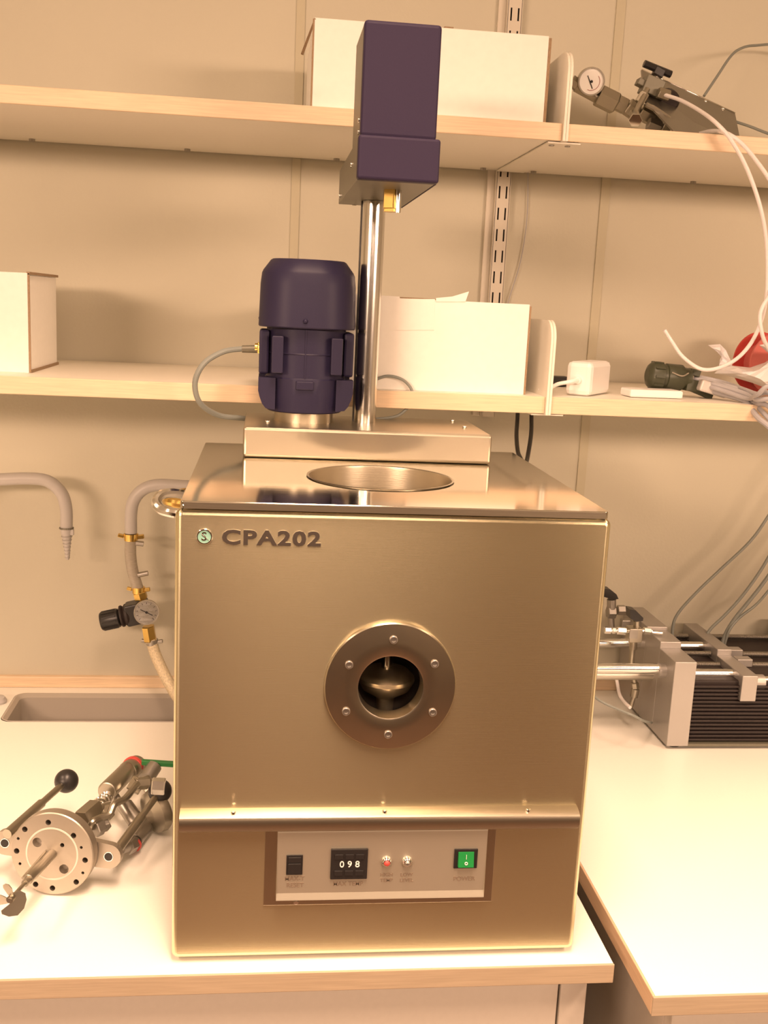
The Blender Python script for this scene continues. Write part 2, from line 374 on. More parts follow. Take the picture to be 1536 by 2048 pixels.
# sink
def rr3(hx0, hx1, hy0, hy1, r, z): return [Vector((a, b, z)) for a, b in rrect((hx0+hx1)/2, (hy0+hy1)/2, (hx1-hx0)/2, (hy1-hy0)/2, r)]
g = .0008
sk = MB().quad_rings([rr3(HX0+g, HX1-g, HY0+g, HY1-g, .018, CT+.0006), rr3(HX0+.004, HX1-.004, HY0+.001, HY1-.004, .016, CT+.0012),
    rr3(HX0+.010, HX1-.010, HY0+.0015, HY1-.012, .014, CT-.004), rr3(HX0+.013, HX1-.013, HY0+.002, HY1-.015, .013, CT-.03),
    rr3(HX0+.02, HX1-.02, HY0+.006, HY1-.020, .02, CT-.12), rr3(HX0+.05, HX1-.05, HY0+.03, HY1-.04, .02, CT-.135)], cap0=False)
rt = thing('sink', (-.22, 1.78, CT-.135), 'small grey built-in sink in the left counter near the wall', 'sink')
link('basin', sk, SINKM, rt)
link('drain', MB().cyl((-.3, 1.78, CT-.1349), (-.3, 1.78, CT-.132), .02), FIT, rt)

# ---------------------------------------------------------------- the thermostat
F = 1.0417
T = thing('laboratory_thermostat', (.14, 1.26, CT), 'tall brushed steel laboratory thermostat with round window, blue motor and pole', 'lab instrument')
BX0, BX1, BY0, BY1 = -.078, .3575, 1.052, 1.472
mb = MB()   # shell: side, back and bottom sheets
mb.box(BX0, BX0+.003, BY0, BY1, .893+.008, 1.4065).box(BX1-.003, BX1, BY0, BY1, .901, 1.4065).box(BX0+.003, BX1-.003, BY1-.003, BY1, .901, 1.4065).box(BX0+.003, BX1-.003, BY0, BY1-.003, .901, .904)
mb.box(BX0+.003, BX1-.003, BY0, BY0+.002, .904, 1.13).box(BX0+.003, .06, BY0, BY0+.002, 1.13, 1.4065).box(.22, BX1-.003, BY0, BY0+.002, 1.13, 1.4065).box(.06, .22, BY0, BY0+.002, 1.31, 1.4065)
link('body', mb, DARKST, T)
for x in (BX0+.03, BX1-.03):
    for y in (BY0+.03, BY1-.03): link('foot', MB().cyl((x, y, CT), (x, y, .9011), .012), BLACK, T)
# front panel
PX0, PX1, PZ0, PZ1 = -.0852, .3650, .9055, 1.4052
cx, cz = (PX0+PX1)/2, (PZ0+PZ1)/2; hx, hz = (PX1-PX0)/2, (PZ1-PZ0)/2
WX, WZ = .1393, 1.2216
R = .0062
to3 = lambda a, b, d: Vector((a, F+d, b))
rings = []
for k in range(6):
    t = math.pi/2*k/5; ins = R*(1-math.sin(t)); rings.append((rrect(cx, cz, hx-ins, hz-ins, .0075-ins*.9), R*(1-math.cos(t))))
rings.append((rrect(cx, cz, hx, hz, .0075), .0102))
mb = MB(); holed_plate(mb, rings, [circ(WX, WZ, .050)], .0102, to3)
fp = link('front_panel', mb, STEEL, T, sharp=60)
# window ring
def yl(cx, cz, prof, n=72):      # prof: (y, r)
    mb = MB(); mb.lathe((cx, prof[0][0], cz), (0, 1, 0), [(y-prof[0][0], r) for y, r in prof], n, False, False); return mb
wr = link('window_ring', yl(WX, WZ, [(F+.0001, .0700), (F-.0045, .0698), (F-.0060, .0686), (F-.0080, .050), (F-.0085, .0365), (F-.0078, .0345), (F+.012, .0335)]), RINGM, T, sharp=25)
link('sight_glass', MB().lathe((WX, F+.0125, WZ), (0, 1, 0), [(0, .0495), (.0015, .0495)], 64), GLASS, T)
for px, py in ((787, 1279), (698, 1329), (869, 1327), (692, 1422), (865, 1424), (776, 1468)):
    p = P(px, py, F-.007)
    mb = MB().lathe((p.x, F-.0070, p.z), (0, -1, 0), [(0, .0043), (.0024, .0043), (.0028, .0038), (.0028, .0024), (.0012, .0024)], 20)
    sc = link('screw', mb, DARKST, wr)
# things seen in the window: stirrer shaft and dish
link('stirrer_shaft', MB().cyl((WX+.002, 1.092, 1.222), (WX+.002, 1.092, 1.345), .0060), ROD, T)
link('stirrer_dish', MB().lathe((WX+.002, 1.092, 1.2235), (0, 0, -1), [(0, .008), (.003, .024), (.010, .031), (.014, .0315), (.024, .026), (.030, .016), (.034, .010), (.05, .009), (.09, .009)], 40), mat('bright_dish_steel', (.80, .72, .55), .45, 1., bump=.03), T)
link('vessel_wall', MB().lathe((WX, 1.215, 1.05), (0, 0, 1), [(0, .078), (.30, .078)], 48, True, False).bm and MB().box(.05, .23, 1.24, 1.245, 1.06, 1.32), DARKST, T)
# badge and lettering
bx, bz = P(409, 1073, F).x, P(409, 1073, F).z
bd = link('badge', yl(bx, bz, [(F, .0082), (F-.0012, .0082), (F-.0018, .0076), (F-.0018, .0066), (F-.0012, .0063)], 40), CHROME, T, 'round badge with teal centre and a curling S mark')
link('badge_face', MB().lathe((bx, F-.0011, bz), (0, 1, 0), [(0, .0064), (.001, .0064)], 32), TEAL, bd)
link('badge_mark', text_mb('S', .0125, (bx-.0004, F-.0013, bz), bold=.00015).tube([(bx-.003, F-.0014, bz+.003), (bx+.001, F-.0015, bz-.0005), (bx+.0062, F-.0014, bz-.0052)], .0003), CHROME, bd)
p0 = P(444, 1075, F); p1 = P(642, 1077, F)
tm = text_mb('CPA202', .0205, ((p0.x+p1.x)/2, F-.0006, p0.z), bold=.0007, ext=.0006, spacing=1.12)
xs = [v.co.x for v in tm.bm.verts]; k = (p1.x-p0.x)/(max(xs)-min(xs)); mx = (min(xs)+max(xs))/2
for v in tm.bm.verts: v.co.x = (p0.x+p1.x)/2+(v.co.x-mx)*k
link('lettering', tm, ENGR, T, 'raised steel letters CPA202')
# rail handle
z0, z1 = 1.0605, 1.0815
prof = [(F+.0, z1+.0015), (F-.004, z1+.0010), (F-.011, z1-.0008), (F-.0145, z1-.003), (F-.0158, z1-.006), (F-.0158, z0+.008), (F-.014, z0+.003), (F-.010, z0), (F, z0-.001)]
mb = MB(); x0, x1 = -.0770, .3535
mb.quad_rings([[(x0, y, z) for y, z in prof], [(x1, y, z) for y, z in prof]], smooth=True)
rl = link('handle_rail', mb, mat('rail_steel', (.38, .34, .27), .36, 1., bump=.05, bscale=30, stretch=(1, 1, 50)), T, 'horizontal steel gutter rail across the panel', sharp=30)
for px in (466, 770, 1058): 
    x = P(px, 1640, F-.015).x
    link('screw', MB().cyl((x, F-.009, z1-.002), (x, F-.009, z1+.0022), .0024, n=12, bev=.0005), CHROME, rl)
# control panel
cp = link('control_bezel', MB().box(.0128, .2650, F-.0018, F+.0005, .9690, 1.0600, .0006), RINGM, T)
mb = MB(); a0, a1, b0, b1 = .0262, .2545, .9785, 1.0590
mb.quad_rings([[(a0, F-.0017, b0), (a1, F-.0017, b0), (a1, F-.0017, b1), (a0, F-.0017, b1)], [(a0, F-.0083, b0), (a1, F-.0083, b0), (a1, F-.0058, b1), (a0, F-.0058, b1)],
               [(a0, F-.0081, b0+.0008), (a1, F-.0081, b0+.0008), (a1, F-.0058, b1-.001), (a0, F-.0058, b1-.001)], [(a0+.0004, F-.0060, b0+.0075), (a1-.0004, F-.0060, b0+.0075), (a1-.0004, F-.0060, b1-.002), (a0+.0004, F-.0060, b1-.002)]], smooth=False)
pn = link('control_panel', mb, CTRL, T, 'aluminium panel with switches, digits and green power button', sharp=10)
FP = F-.0060
def cpt(px, py): q = P(px, py, FP); return q.x, q.z
x, z = cpt(589, 1728); 
link('reset_switch', MB().box(x-.0088, x+.0088, FP-.0015, FP, z-.0122, z+.0112, .0006).box(x-.0068, x+.0068, FP-.0035, FP-.0015, z-.010, z+.002, .0004).box(x-.0068, x+.0068, FP-.0028, FP-.0015, z+.0025, z+.009, .0004), BLACK, pn)
x, z = cpt(698, 1726)
mb = MB().box(x-.020, x+.020, FP-.003, FP, z-.0178, z+.0178, .0008)
for k in (-1, 0, 1): mb.box(x+k*.0113-.0045, x+k*.0113+.0045, FP-.0042, FP-.003, z+.0065, z+.012, .0003).box(x+k*.0113-.0045, x+k*.0113+.0045, FP-.0042, FP-.003, z-.0125, z-.0070, .0003)
link('thumbwheel', mb, BLACK, pn, 'black three digit thumbwheel reading 0 9 8')
link('digits', text_mb('0 9 8', .0105, (x+.0005, FP-.0032, z-.0), bold=.00006, spacing=1.02), WHITE, pn)
for n, (px, py, mt) in enumerate(((773, 1722, RED), (814, 1722, DARKST))):
    x, z = cpt(px, py)
    l = MB().lathe((x, FP, z), (0, -1, 0), [(0, .0058), (.003, .0056), (.004, .0048)], 24, False, False); l.lathe((x, FP-.004, z), (0, -1, 0), [(0, .0048), (0.001, .0040), (.0012, .0033), (-.001, .0030)], 24, False, True)
    link('lamp_bezel', l, CHROME, pn)
    link('lamp_lens', MB().sphere((x, FP-.0040, z), .0036, n=16), mt, pn, 'small %s indicator lens' % ('red' if n == 0 else 'unlit'))
x, z = cpt(931, 1716)
link('power_switch', MB().box(x-.0130, x+.0130, FP-.002, FP, z-.0115, z+.0115, .0006), BLACK, pn)
link('power_button', MB().quad_rings([[(x-.0088, FP-.0019, z-.0085), (x+.0088, FP-.0019, z-.0085), (x+.0088, FP-.0019, z+.0085), (x-.0088, FP-.0019, z+.0085)], [(x-.0085, FP-.0058, z-.0082), (x+.0085, FP-.0058, z-.0082), (x+.0085, FP-.0030, z+.0082), (x-.0085, FP-.0030, z+.0082)]], smooth=False), GLOWG, pn, 'lit green rocker button')
link('rocker_mark', MB().lathe((x, FP-.0052, z-.0035), (0, -1, 0), [(0, .0018), (.0009, .0018), (.0009, .0011), (0, .0011)], 16, False, False).box(x-.0002, x+.0002, FP-.0052, FP-.004, z+.001, z+.006), WHITE, pn)
for s, px, py, sz in (('MAX-T', 589, 1757, .0070), ('RESET', 590, 1770, .0070), ('MAX TEMP', 696, 1767, .0068), ('HIGH', 773, 1749, .0058), ('TEMP', 773, 1760, .0058), ('LOW', 813, 1749, .0058), ('LEVEL', 813, 1760, .0058), ('POWER', 928, 1757, .0070)):
    x, z = cpt(px, py)
    link('printed_word', text_mb(s, sz, (x, FP-.0002, z), ext=.0002, bold=.00010), PRINT, pn, 'printed word %s' % s)
for px, py in ((592, 1803), (932, 1789)):
    p = P(px, py, F-.002)
    link('screw', MB().cyl((p.x, F-.0044, p.z), (p.x, F-.0017, p.z), .0028, n=14, bev=.0007), CHROME, cp)
# top plate with round opening
TPZ = 1.4140
mb = MB(); WC = (.1385, 1.2145)
ol = lambda i: rrect(.1397, 1.2570, .2197-i, .2190-i, .004)
to3 = lambda a, b, d: Vector((a, b, TPZ-d))
holed_plate(mb, [(ol(.0008), 0), (ol(0), .0008), (ol(0), .0075)], [circ(*WC, .0845, 72)], .0075, to3)
link('top_plate', mb, PLATE, T, 'mirror-like top plate with a round opening', sharp=60)
link('plate_edge', MB().box(-.0765, .3560, 1.0372, 1.0379, TPZ-.0076, TPZ-.0006, .0002), HOUSE, T)
link('well_collar', MB().lathe((WC[0], WC[1], TPZ), (0, 0, -1), [(-.0012, .0870), (-.0016, .0855), (-.0008, .0842), (.002, .0838), (.085, .0838), (.085, .0850), (.0005, .0850)], 72, False, False), HOUSE, T)
link('well_floor', MB().lathe((WC[0], WC[1], TPZ-.083), (0, 0, -1), [(0, .0838), (.001, .0838)], 48), RINGM, T)
# drive housing
DB = (-.0255, .2985, 1.344, 1.522, TPZ+.0004, 1.4535)
dh = link('drive_housing', MB().box(*DB, .004, 3), HOUSE, T, 'flat brushed steel gear housing under motor and pole')
for px, py in ((535, 845), (905, 843), (929, 856)):
    q = PZ(px, py, DB[5]); y = min(q.y, 1.508)
    link('screw', MB().cyl((q.x, y, DB[5]-.0005), (q.x, y, DB[5]+.0030), .0032, n=14, bev=.0008), CHROME, dh)
# motor
MX, MY = .0545, 1.440
link('motor_flange', MB().lathe((MX, MY, DB[5]), (0, 0, 1), [(0, .040), (.014, .040)], 48), HOUSE, T)
def zl(prof, n=48, rot=0, c=(MX, MY)): return MB().lathe((c[0], c[1], 0), (0, 0, 1), prof, n, True, True, rot)
def sq(c, hw, r, z, n=12):       # rounded square section
    return [Vector((a, b, z)) for a, b in rrect(c[0], c[1], hw, hw, r, n)]
mc = (MX, MY)
cap = MB().quad_rings([sq(mc, .0630, .046, 1.579), sq(mc, .0642, .046, 1.5805), sq(mc, .0628, .046, 1.635), sq(mc, .0612, .046, 1.6485), sq(mc, .0595, .045, 1.6525), sq(mc, .0500, .040, 1.6655), sq(mc, .0475, .040, 1.6672)])
mo = link('motor_cap', cap, BLUEM, T, 'dark blue fan cap of the motor', sharp=28)
for ang in (-100, -20, 80, 170):
    a = math.radians(ang); q = Vector((MX+.0625*math.cos(a), MY+.0625*math.sin(a), 1.589))
    if ang == -100: q = Vector((MX-.004, MY-.0645, 1.5885))
    link('screw', MB().sphere(q, .0032, n=12), BLUEM, mo)
body = MB().quad_rings([sq(mc, .0530, .047, 1.500), sq(mc, .0530, .047, 1.5792)])
mbk = link('motor_body', body, BLUEM, T, 'dark blue ribbed motor body')
for sx in (-1, 1):
    link('cooling_rib', MB().box(MX+sx*.0385-.0075, MX+sx*.0385+.0075, MY-.0600, MY-.040, 1.5205, 1.5685, .0015), BLUEM, mbk)
    link('cooling_rib', MB().box(MX+sx*.0385-.0075, MX+sx*.0385+.0075, MY+.040, MY+.0600, 1.5205, 1.5685, .0015), BLUEM, mbk)
    link('side_rib', MB().box(MX+sx*.0560-.0065, MX+sx*.0560+.0065, MY-.034, MY+.034, 1.5170, 1.5750, .003), BLUEM, mbk)
link('seam_rib', MB().box(MX-.0030, MX-.0012, MY-.0542, MY-.052, 1.5145, 1.5785), BLUEM, mbk)
link('band', MB().quad_rings([sq(mc, .0533, .047, 1.5445), sq(mc, .0538, .047, 1.5455), sq(mc, .0533, .047, 1.5465)]), BLUEM, mbk)
low = MB().quad_rings([sq(mc, .0490, .045, 1.4676), sq(mc, .0508, .046, 1.4690), sq(mc, .0530, .047, 1.490), sq(mc, .0540, .047, 1.5125), sq(mc, .0532, .047, 1.514)])
lw = link('motor_end_shield', low, BLUEM, T, 'dark blue lower end of the motor')
for sx in (-1, 1):
    for sy in (-1, 1):
        pts = []
        for (r_, z_) in ((.040, 1.4715), (.0520, 1.4730), (.0570, 1.4790), (.0605, 1.4880), (.0625, 1.4960), (.0625, 1.5135), (.040, 1.5135)):
            pts.append((MX+sx*r_, MY+sy*.034-.012, z_))
        link('mounting_lug', MB().poly_prism(pts, (0, .024, 0)), BLUEM, lw)
link('clamp_block', MB().box(MX-.0135, MX+.010, MY-.0575, MY-.048, 1.4995, 1.5110, .0015), BLUEM, lw)
# cable gland and cable
g0 = P(521, 697, MY)
link('cable_gland', MB().hexn(g0+Vector((.004, 0, .001)), g0+Vector((-.004, 0, .001)), .0085).cyl(g0+Vector((-.004, 0, .001)), g0+Vector((-.0075, 0, .001)), .006), BRASS, T)
link('cable_boot', MB().cyl(P(516, 698, MY), P(484, 698, MY), .0054, .0048), GREYP, T)
link('motor_cable', MB().tube([P(500, 698, MY), P(480, 698, MY), P(445, 704, MY-.01), P(408, 727, MY-.02), P(390, 765, MY-.02), P(400, 806, MY-.01), P(436, 830, MY+.02), P(480, 836, MY+.05), P(505, 838, 1.535)], .0038), GREYC, T, 'grey motor cable looping to the left')
link('pole_cable', MB().tube([P(748, 760, 1.50), P(776, 752, 1.50), P(806, 760, 1.50), P(824, 782, 1.50), P(820, 808, 1.50), P(800, 829, 1.50), P(775, 836, 1.50), P(750, 838, 1.50)], .0022), GREYC, T, 'thin grey cable looping to the right of the pole')
# pole
PC = (.1395, 1.446)
link('pole', MB().cyl((PC[0], PC[1], DB[5]), (PC[0], PC[1], 1.7485), .0152, n=40), ROD, T, 'polished steel pole')
link('pole_reflection_band', MB().box(PC[0]-.0165, PC[0]-.0125, PC[1]+.006, PC[1]+.016, DB[5], 1.7485), BLACK, T, 'dark strip standing in for the dark reflection along the pole')  # black strip paints the dark reflection band at the pole's left
# lift head
HB = 1.7490
lh = link('lift_housing', MB().box(.0965, .1845, 1.2155, 1.520, HB, HB+.0455, .001), GREYP, T, 'grey sheet metal housing of the lift head')
link('front_cover', MB().box(.0955, .1865, 1.2000, 1.2158, HB-.0003, HB+.0465, .003, 3), BLUE, lh, 'dark blue front cover')
link('side_cover', MB().box(.1846, .1862, 1.2158, 1.520, HB-.0003, HB+.0465, .0005), BLUE, lh)
for y, z in ((1.30, HB+.026), (1.49, HB+.008)): link('screw', MB().cyl((.0966, y, z), (.0948, y, z), .0032, n=12), CHROME, lh)
for x, y in ((.118, 1.512), (.145, 1.50)): link('screw', MB().cyl((x, y, HB+.001), (x, y, HB-.0015), .0032, n=12), CHROME, lh)
lu = link('lift_motor_housing', MB().box(.0985, .1818, 1.2255, 1.327, HB+.0456, 1.9145, .001), GREYP, T, 'grey side sheet of the upper lift box')
link('front_cover', MB().box(.0978, .1828, 1.2100, 1.2256, HB+.0460, 1.9155, .004, 3), BLUE, lu, 'tall dark blue front cover')
link('side_cover', MB().box(.1819, .1828, 1.2256, 1.327, HB+.0460, 1.9150), BLUE, lu)
for z in (HB+.0535, HB+.066): link('screw', MB().cyl((.0988, 1.235, z), (.0968, 1.235, z), .0030, n=12), CHROME, lu)
b0 = P(785, 370, 1.30)
link('brass_coupling', MB().lathe((b0.x, 1.30, HB+.001), (0, 0, -1), [(0, .0115), (.022, .0115), (.023, .0105), (.0262, .0105)], 6, smooth=False), BRASS, T, 'hexagonal brass coupling under the lift head')
link('coupling_pin', MB().cyl((b0.x+.0065, 1.292, HB), (b0.x+.0065, 1.292, HB-.0262), .0040), ROD, T)
# chrome pipe stubs at upper left
link('pipe_elbow', MB().tube([P(372, 990, 1.30), P(345, 986, 1.29), P(322, 990, 1.28), P(312, 1004, 1.27), P(322, 1019, 1.26), P(345, 1026, 1.25), P(372, 1030, 1.25)], .0060), CHROME, T, 'curved chrome tube at the upper left of the thermostat')
link('pipe_elbow', MB().tube([P(372, 1008, 1.36), P(345, 1004, 1.36), P(334, 1000, 1.38), P(340, 992, 1.40), P(372, 986, 1.42)], .0070), BRASS, T)

# ---------------------------------------------------------------- boxes on the shelves
def carton(name, x0, x1, y0, y1, z0, z1, label, right=True, left=False):
    r = thing(name, ((x0+x1)/2, (y0+y1)/2, z0), label, 'box')
    t = .003
    link('box_body', MB().box(x0, x1, y0+t, y1, z0, z1-t), CARD, r)
    fr = link('front_wall', MB().box(x0, x1, y0, y0+t-.0004, z0, z1, .001), CARD, r)
    link('lid', MB().box(x0, x1, y0+t, y1, z1-t+.0004, z1, .0005), CARD, r)
    return r
L = carton('cardboard_box', -.56, -.3335, 1.552, 1.757, MZ, 1.6345, 'white cardboard box at the left end of the lower shelf')
link('corrugated_edge', MB().box(-.3334, -.3310, 1.5535, 1.5560, MZ+.001, 1.634), CARDB, L, 'brown edge of the board')
link('corrugated_edge', MB().box(-.3334, -.3310, 1.560, 1.760, MZ, MZ+.004), CARDB, L, 'brown edge of the board')
link('side_flap', MB().box(-.3350, -.3306, 1.5535, 1.762, 1.6325, 1.6362), CARDB, L, 'brown edge of the lid flap')
Mx = carton('cardboard_box', .095, .3765, 1.507, 1.72, MZ, 1.6245, 'open white cardboard box on the lower shelf behind the steel pole')
link('corrugated_edge', MB().box(.3766, .3792, 1.5075, 1.5115, MZ+.001, 1.622), CARDB, Mx, 'brown edge of the board')
q0, q1, q2, q3 = P(870, 597, 1.505), P(915, 594, 1.505), P(937, 583, 1.505), P(932, 600, 1.505)
link('torn_flap', MB().poly_prism([P(872, 603, 1.5055), P(872, 596, 1.5055), P(905, 593, 1.5055), P(938, 583, 1.5055), P(931, 603, 1.5055)], (0, .0012, 0)), CARD, Mx)
link('front_flap', MB().poly_prism([P(712, 660, 1.5058), P(709, 588, 1.5058), P(799, 593, 1.5058), P(800, 597, 1.5058), P(846, 598, 1.5058), P(870, 598, 1.5058), P(868, 660, 1.5058)], (0, .0010, 0)), CARD, Mx)
link('lid_gap', MB().box(.185, .243, 1.5102, 1.53, 1.6235, 1.6262), CARDB, Mx, 'brown torn edge at the top')
Tb = carton('cardboard_box', .0558, .3845, 1.540, 1.80, TZ, 1.9945, 'long white cardboard box on the upper shelf behind the blue lift head')
link('corrugated_edge', MB().box(.3846, .3885, 1.5405, 1.545, TZ+.001, 1.992), CARDB, Tb, 'brown edge of the board')
link('corrugated_edge', MB().box(.0535, .0557, 1.5405, 1.544, TZ+.001, 1.993), CARDB, Tb, 'brown edge of the board')
link('side_flap', MB().poly_prism([P(629, 36, 1.539), P(632, 38, 1.539), P(607, 108, 1.60), P(602, 106, 1.60)], (0, .008, 0)), CARDB, Tb, 'brown-edged flap hanging at the left')
link('lid_tab', MB().box(.236, .249, 1.545, 1.56, 1.9946, 1.9975), CARDB, Tb)

# ---------------------------------------------------------------- lower shelf right: adapter, remote, connector, cables, bag, spool
A = thing('power_adapter', (.475, 1.58, MZ), 'white power adapter brick on the lower right shelf', 'power adapter')
pB = P(1180, 792, 1.512); pC = P(1223, 765, 1.600)
dl = Vector((pC.x-pB.x, pC.y-pB.y, 0)).normalized(); dw = Vector((-dl.y, dl.x, 0)); wd = .040
LL = .100
cA = Vector((pB.x, pB.y, MZ+.0255))+dl*LL/2+dw*wd/2
link('adapter_case', MB().obox(cA, dl, wd/2, LL/2, .0250, .0075, up=(0, 0, 1)), WHITE, A)
pe = cA-dl*LL/2+Vector((0, 0, -.002))
link('cable_socket', MB().cyl(pe+dl*.003, pe-dl*.006, .007, .0055, n=20), WHITE, A)
link('adapter_cable', MB().tube([pe-dl*.004, pe-dl*.016+Vector((-.006, 0, -.002)), pe-dl*.02+Vector((-.022, .004, -.006)), pe+Vector((-.045, -.012, -.012)), pe+Vector((-.056, .004, -.0165))], .0036, rf=lambda t: 1.3-.5*min(1, t*3)), WHITE, A, 'white cable entering the end of the adapter')
Kp = thing('black_plug', (.45, 1.72, MZ), 'small black plug lying behind the power adapter', 'plug')
kb = P(1112, 742, 1.72)
link('plug_body', MB().box(kb.x-.012, kb.x+.020, 1.70, 1.73, MZ+.001, MZ+.017, .004), BLACK, Kp)
link('plug_cable', MB().tube([(kb.x-.010, 1.715, MZ+.010), (kb.x-.03, 1.71, MZ+.011), (kb.x-.055, 1.715, MZ+.009)], .003), BLACK, Kp)
q = PZ(1300, 785, MZ)
rc = tag(link('flat_white_cover', MB().obox((P(1310, 787, 1.54).x, 1.555, MZ+.0067), (1, .03, 0), .022, .042, .0060, .003), WHITE), 'flat white plastic cover lying at the shelf edge before the olive connector', 'plastic cover')
# olive connector
OC = thing('cable_connector', P(1360, 780, 1.60)*1.0, 'dark olive round cable connector with latch on the lower right shelf', 'connector')
c0, c1, c2, c3 = P(1297, 750, 1.59), P(1330, 754, 1.59), P(1372, 760, 1.59), P(1395, 764, 1.59)
c0.z = max(c0.z, MZ+.0215)
dv = (c3-c0); dv.z = -.004
link('connector_shell', MB().lathe(c0, dv, [(-.003, .010), (0, .017), (.004, .0205), (.020, .0215), (.0215, .0185), (.026, .0185), (.027, .0205), (.052, .0205), (.056, .017), (.066, .016)], 28), OLIVE, OC, sharp=50)
for k in range(10):
    a = 2*math.pi*k/10; u, v, ax = frame(dv)
    link('grip_ridge', MB().obox(c0+ax*.012+(u*math.cos(a)+v*math.sin(a))*.0212, ax, .0016, .0075, .0014, up=(u*math.cos(a)+v*math.sin(a))), OLIVE, OC)
link('latch_lever', MB().tube([c0+ax*.030+Vector((0, -.019, .008)), c0+ax*.045+Vector((0, -.0225, .004)), c0+ax*.056+Vector((0, -.020, .009))], .0014), FIT, OC)
link('clamp_arm', MB().obox(P(1388, 745, 1.59), (1, 0, -.25), .008, .008, .005, .001).obox(P(1397, 783, 1.585), (1, 0, -.35), .008, .022, .0045, .001).obox(P(1384, 771, 1.585), (1, 0, -.1), .010, .012, .009, .001), OLIVE, OC)
# white sleeve of the connector bundle and grey cables hanging over the edge
BN = thing('cable_bundle', P(1450, 780, 1.57), 'bundle of grey cables running from the olive connector over the shelf edge', 'cables')
off = [(0, 0), (6, 9), (10, -4), (3, 18), (14, 4), (20, 12)]
ends = [(1536, 836), (1540, 815), (1545, 790), (1545, 860), (1550, 804), (1545, 775)]
for i, ((ox, oy), (ex, ey)) in enumerate(zip(off, ends)):
    Yd = 1.575-.004*i if i != 2 else 1.60
    link('cable', MB().tube([P(1388+ox*.4, 757+oy*.9, 1.59), P(1418+ox*.3, 763+oy, Yd), P(1452, 771+oy*1.05, Yd-.02), P(1490+ox*.3, (785+oy+ey*.0), 1.53-.006*i), P(1515, (795+oy+ey)/2-2, 1.49-.006*i), P(ex, ey, 1.468-.004*i), P(ex+60, ey+70, 1.46-.004*i), P(ex+110, ey+190, 1.46-.004*i)], .0036 if i != 3 else .0042), GREYL, BN)
link('cable_sleeve', MB().obox(P(1425, 777, 1.565), (1, -.1, -.25), .010, .022, .009, .003), mat('clear_sleeve', (.62, .58, .55), .3, bump=.2, bscale=60), BN)
# spool
SP = thing('red_spool', P(1536, 770, 1.72), 'red round spool standing behind the white plastic bag at the right', 'spool')
sc_ = P(1548, 728, 1.72); sr = .052
sc_.z = MZ+sr+.0005
link('spool_flange', MB().lathe(sc_, (.25, -1, 0), [(0, sr), (.003, sr), (.003, sr*.35)], 48), REDT, SP)
link('spool_flange', MB().lathe(sc_+Vector((-.009, .045, 0)), (.25, -1, 0), [(0, sr), (.003, sr)], 48), RED, SP)
link('spool_core', MB().lathe(sc_+Vector((-.008, .042, 0)), (.25, -1, 0), [(0, sr*.6), (.042, sr*.6)], 32), REDT, SP)
# bag: crumpled sheet body with folds
def crumple(pts_outline, Y, depth, seed, name, m, parent):
    rnd = random.Random(seed)
    n = len(pts_outline); c = [sum(p[0] for p in pts_outline)/n, sum(p[1] for p in pts_outline)/n]
    mb = MB(); rings = []
    for s_, dy in ((1., depth*.5), (.98, -depth*.05), (.7, -depth*.55), (.35, -depth*.9)):
        ring = []
        for (a, b) in pts_outline:
            a2 = c[0]+(a-c[0])*s_; b2 = c[1]+(b-c[1])*s_
            ring.append(P(a2, b2, Y+dy+rnd.uniform(-.006, .006)*(s_ < .99)))
        rings.append(ring)
    mb.quad_rings(rings, smooth=False)
    for v in mb.bm.verts: v.co.z = max(v.co.z, MZ+.001)
    return link(name, mb, m, parent, sharp=20)
BGm = thing('plastic_bag', P(1500, 785, 1.62), 'crumpled white plastic bag beside the grey cable bundle', 'bag')
crumple([(1428, 747), (1436, 738), (1462, 731), (1500, 735), (1530, 725), (1565, 700), (1600, 700), (1600, 790), (1560, 795), (1536, 778), (1505, 766), (1475, 757), (1450, 750)], 1.64, .05, 3, 'bag_body', BAG, BGm)
crumple([(1437, 738), (1445, 722), (1446, 704), (1436, 694), (1418, 692), (1416, 690), (1440, 688), (1452, 700), (1462, 722), (1466, 738)], 1.66, .012, 5, 'bag_corner', BAG, BGm)
crumple([(1518, 690), (1545, 686), (1590, 700), (1590, 730), (1552, 716), (1534, 704)], 1.63, .02, 8, 'bag_corner', BAG, BGm)

# ---------------------------------------------------------------- upper shelf right: valve and gauge assembly
V = thing('valve_assembly', P(1330, 255, 1.62), 'steel valve and gauge assembly leaning on a metal plate on the upper right shelf', 'valve assembly')
tl, tr_, br = P(1283, 139, 1.70), P(1470, 226, 1.70), P(1482, 288, 1.62)
br.z = max(br.z, TZ+.001)
bl = tl+(br-tr_)
nrm = (tr_-tl).cross(br-tr_).normalized()*.0025
nn_ = nrm.normalized(); r_ = M3 @ Vector((1352-768, 1024-284, -FPX)); ex_ = Vector((0, 0, CAMZ))+r_*((tl-Vector((0, 0, CAMZ))).dot(nn_)/r_.dot(nn_))
if ex_.z < TZ+.001: ex_ = ex_+(tl-br)*0+Vector((0, 0, TZ+.001-ex_.z))
pl = link('mounting_plate', MB().poly_prism([tl, tr_, br, ex_, bl], nrm), mat('dull_steel_plate', (.30, .28, .24), .35, .9, bump=.03, bscale=80), V)
link('plate_edge', MB().tube([tl, tr_], .0012, sub=1), CHROME, pl, 'bright upper edge')
for px, py in ((1411, 203), (1446, 218)): link('screw', MB().sphere(P(px, py, 1.695), .003, n=10), CHROME, pl)
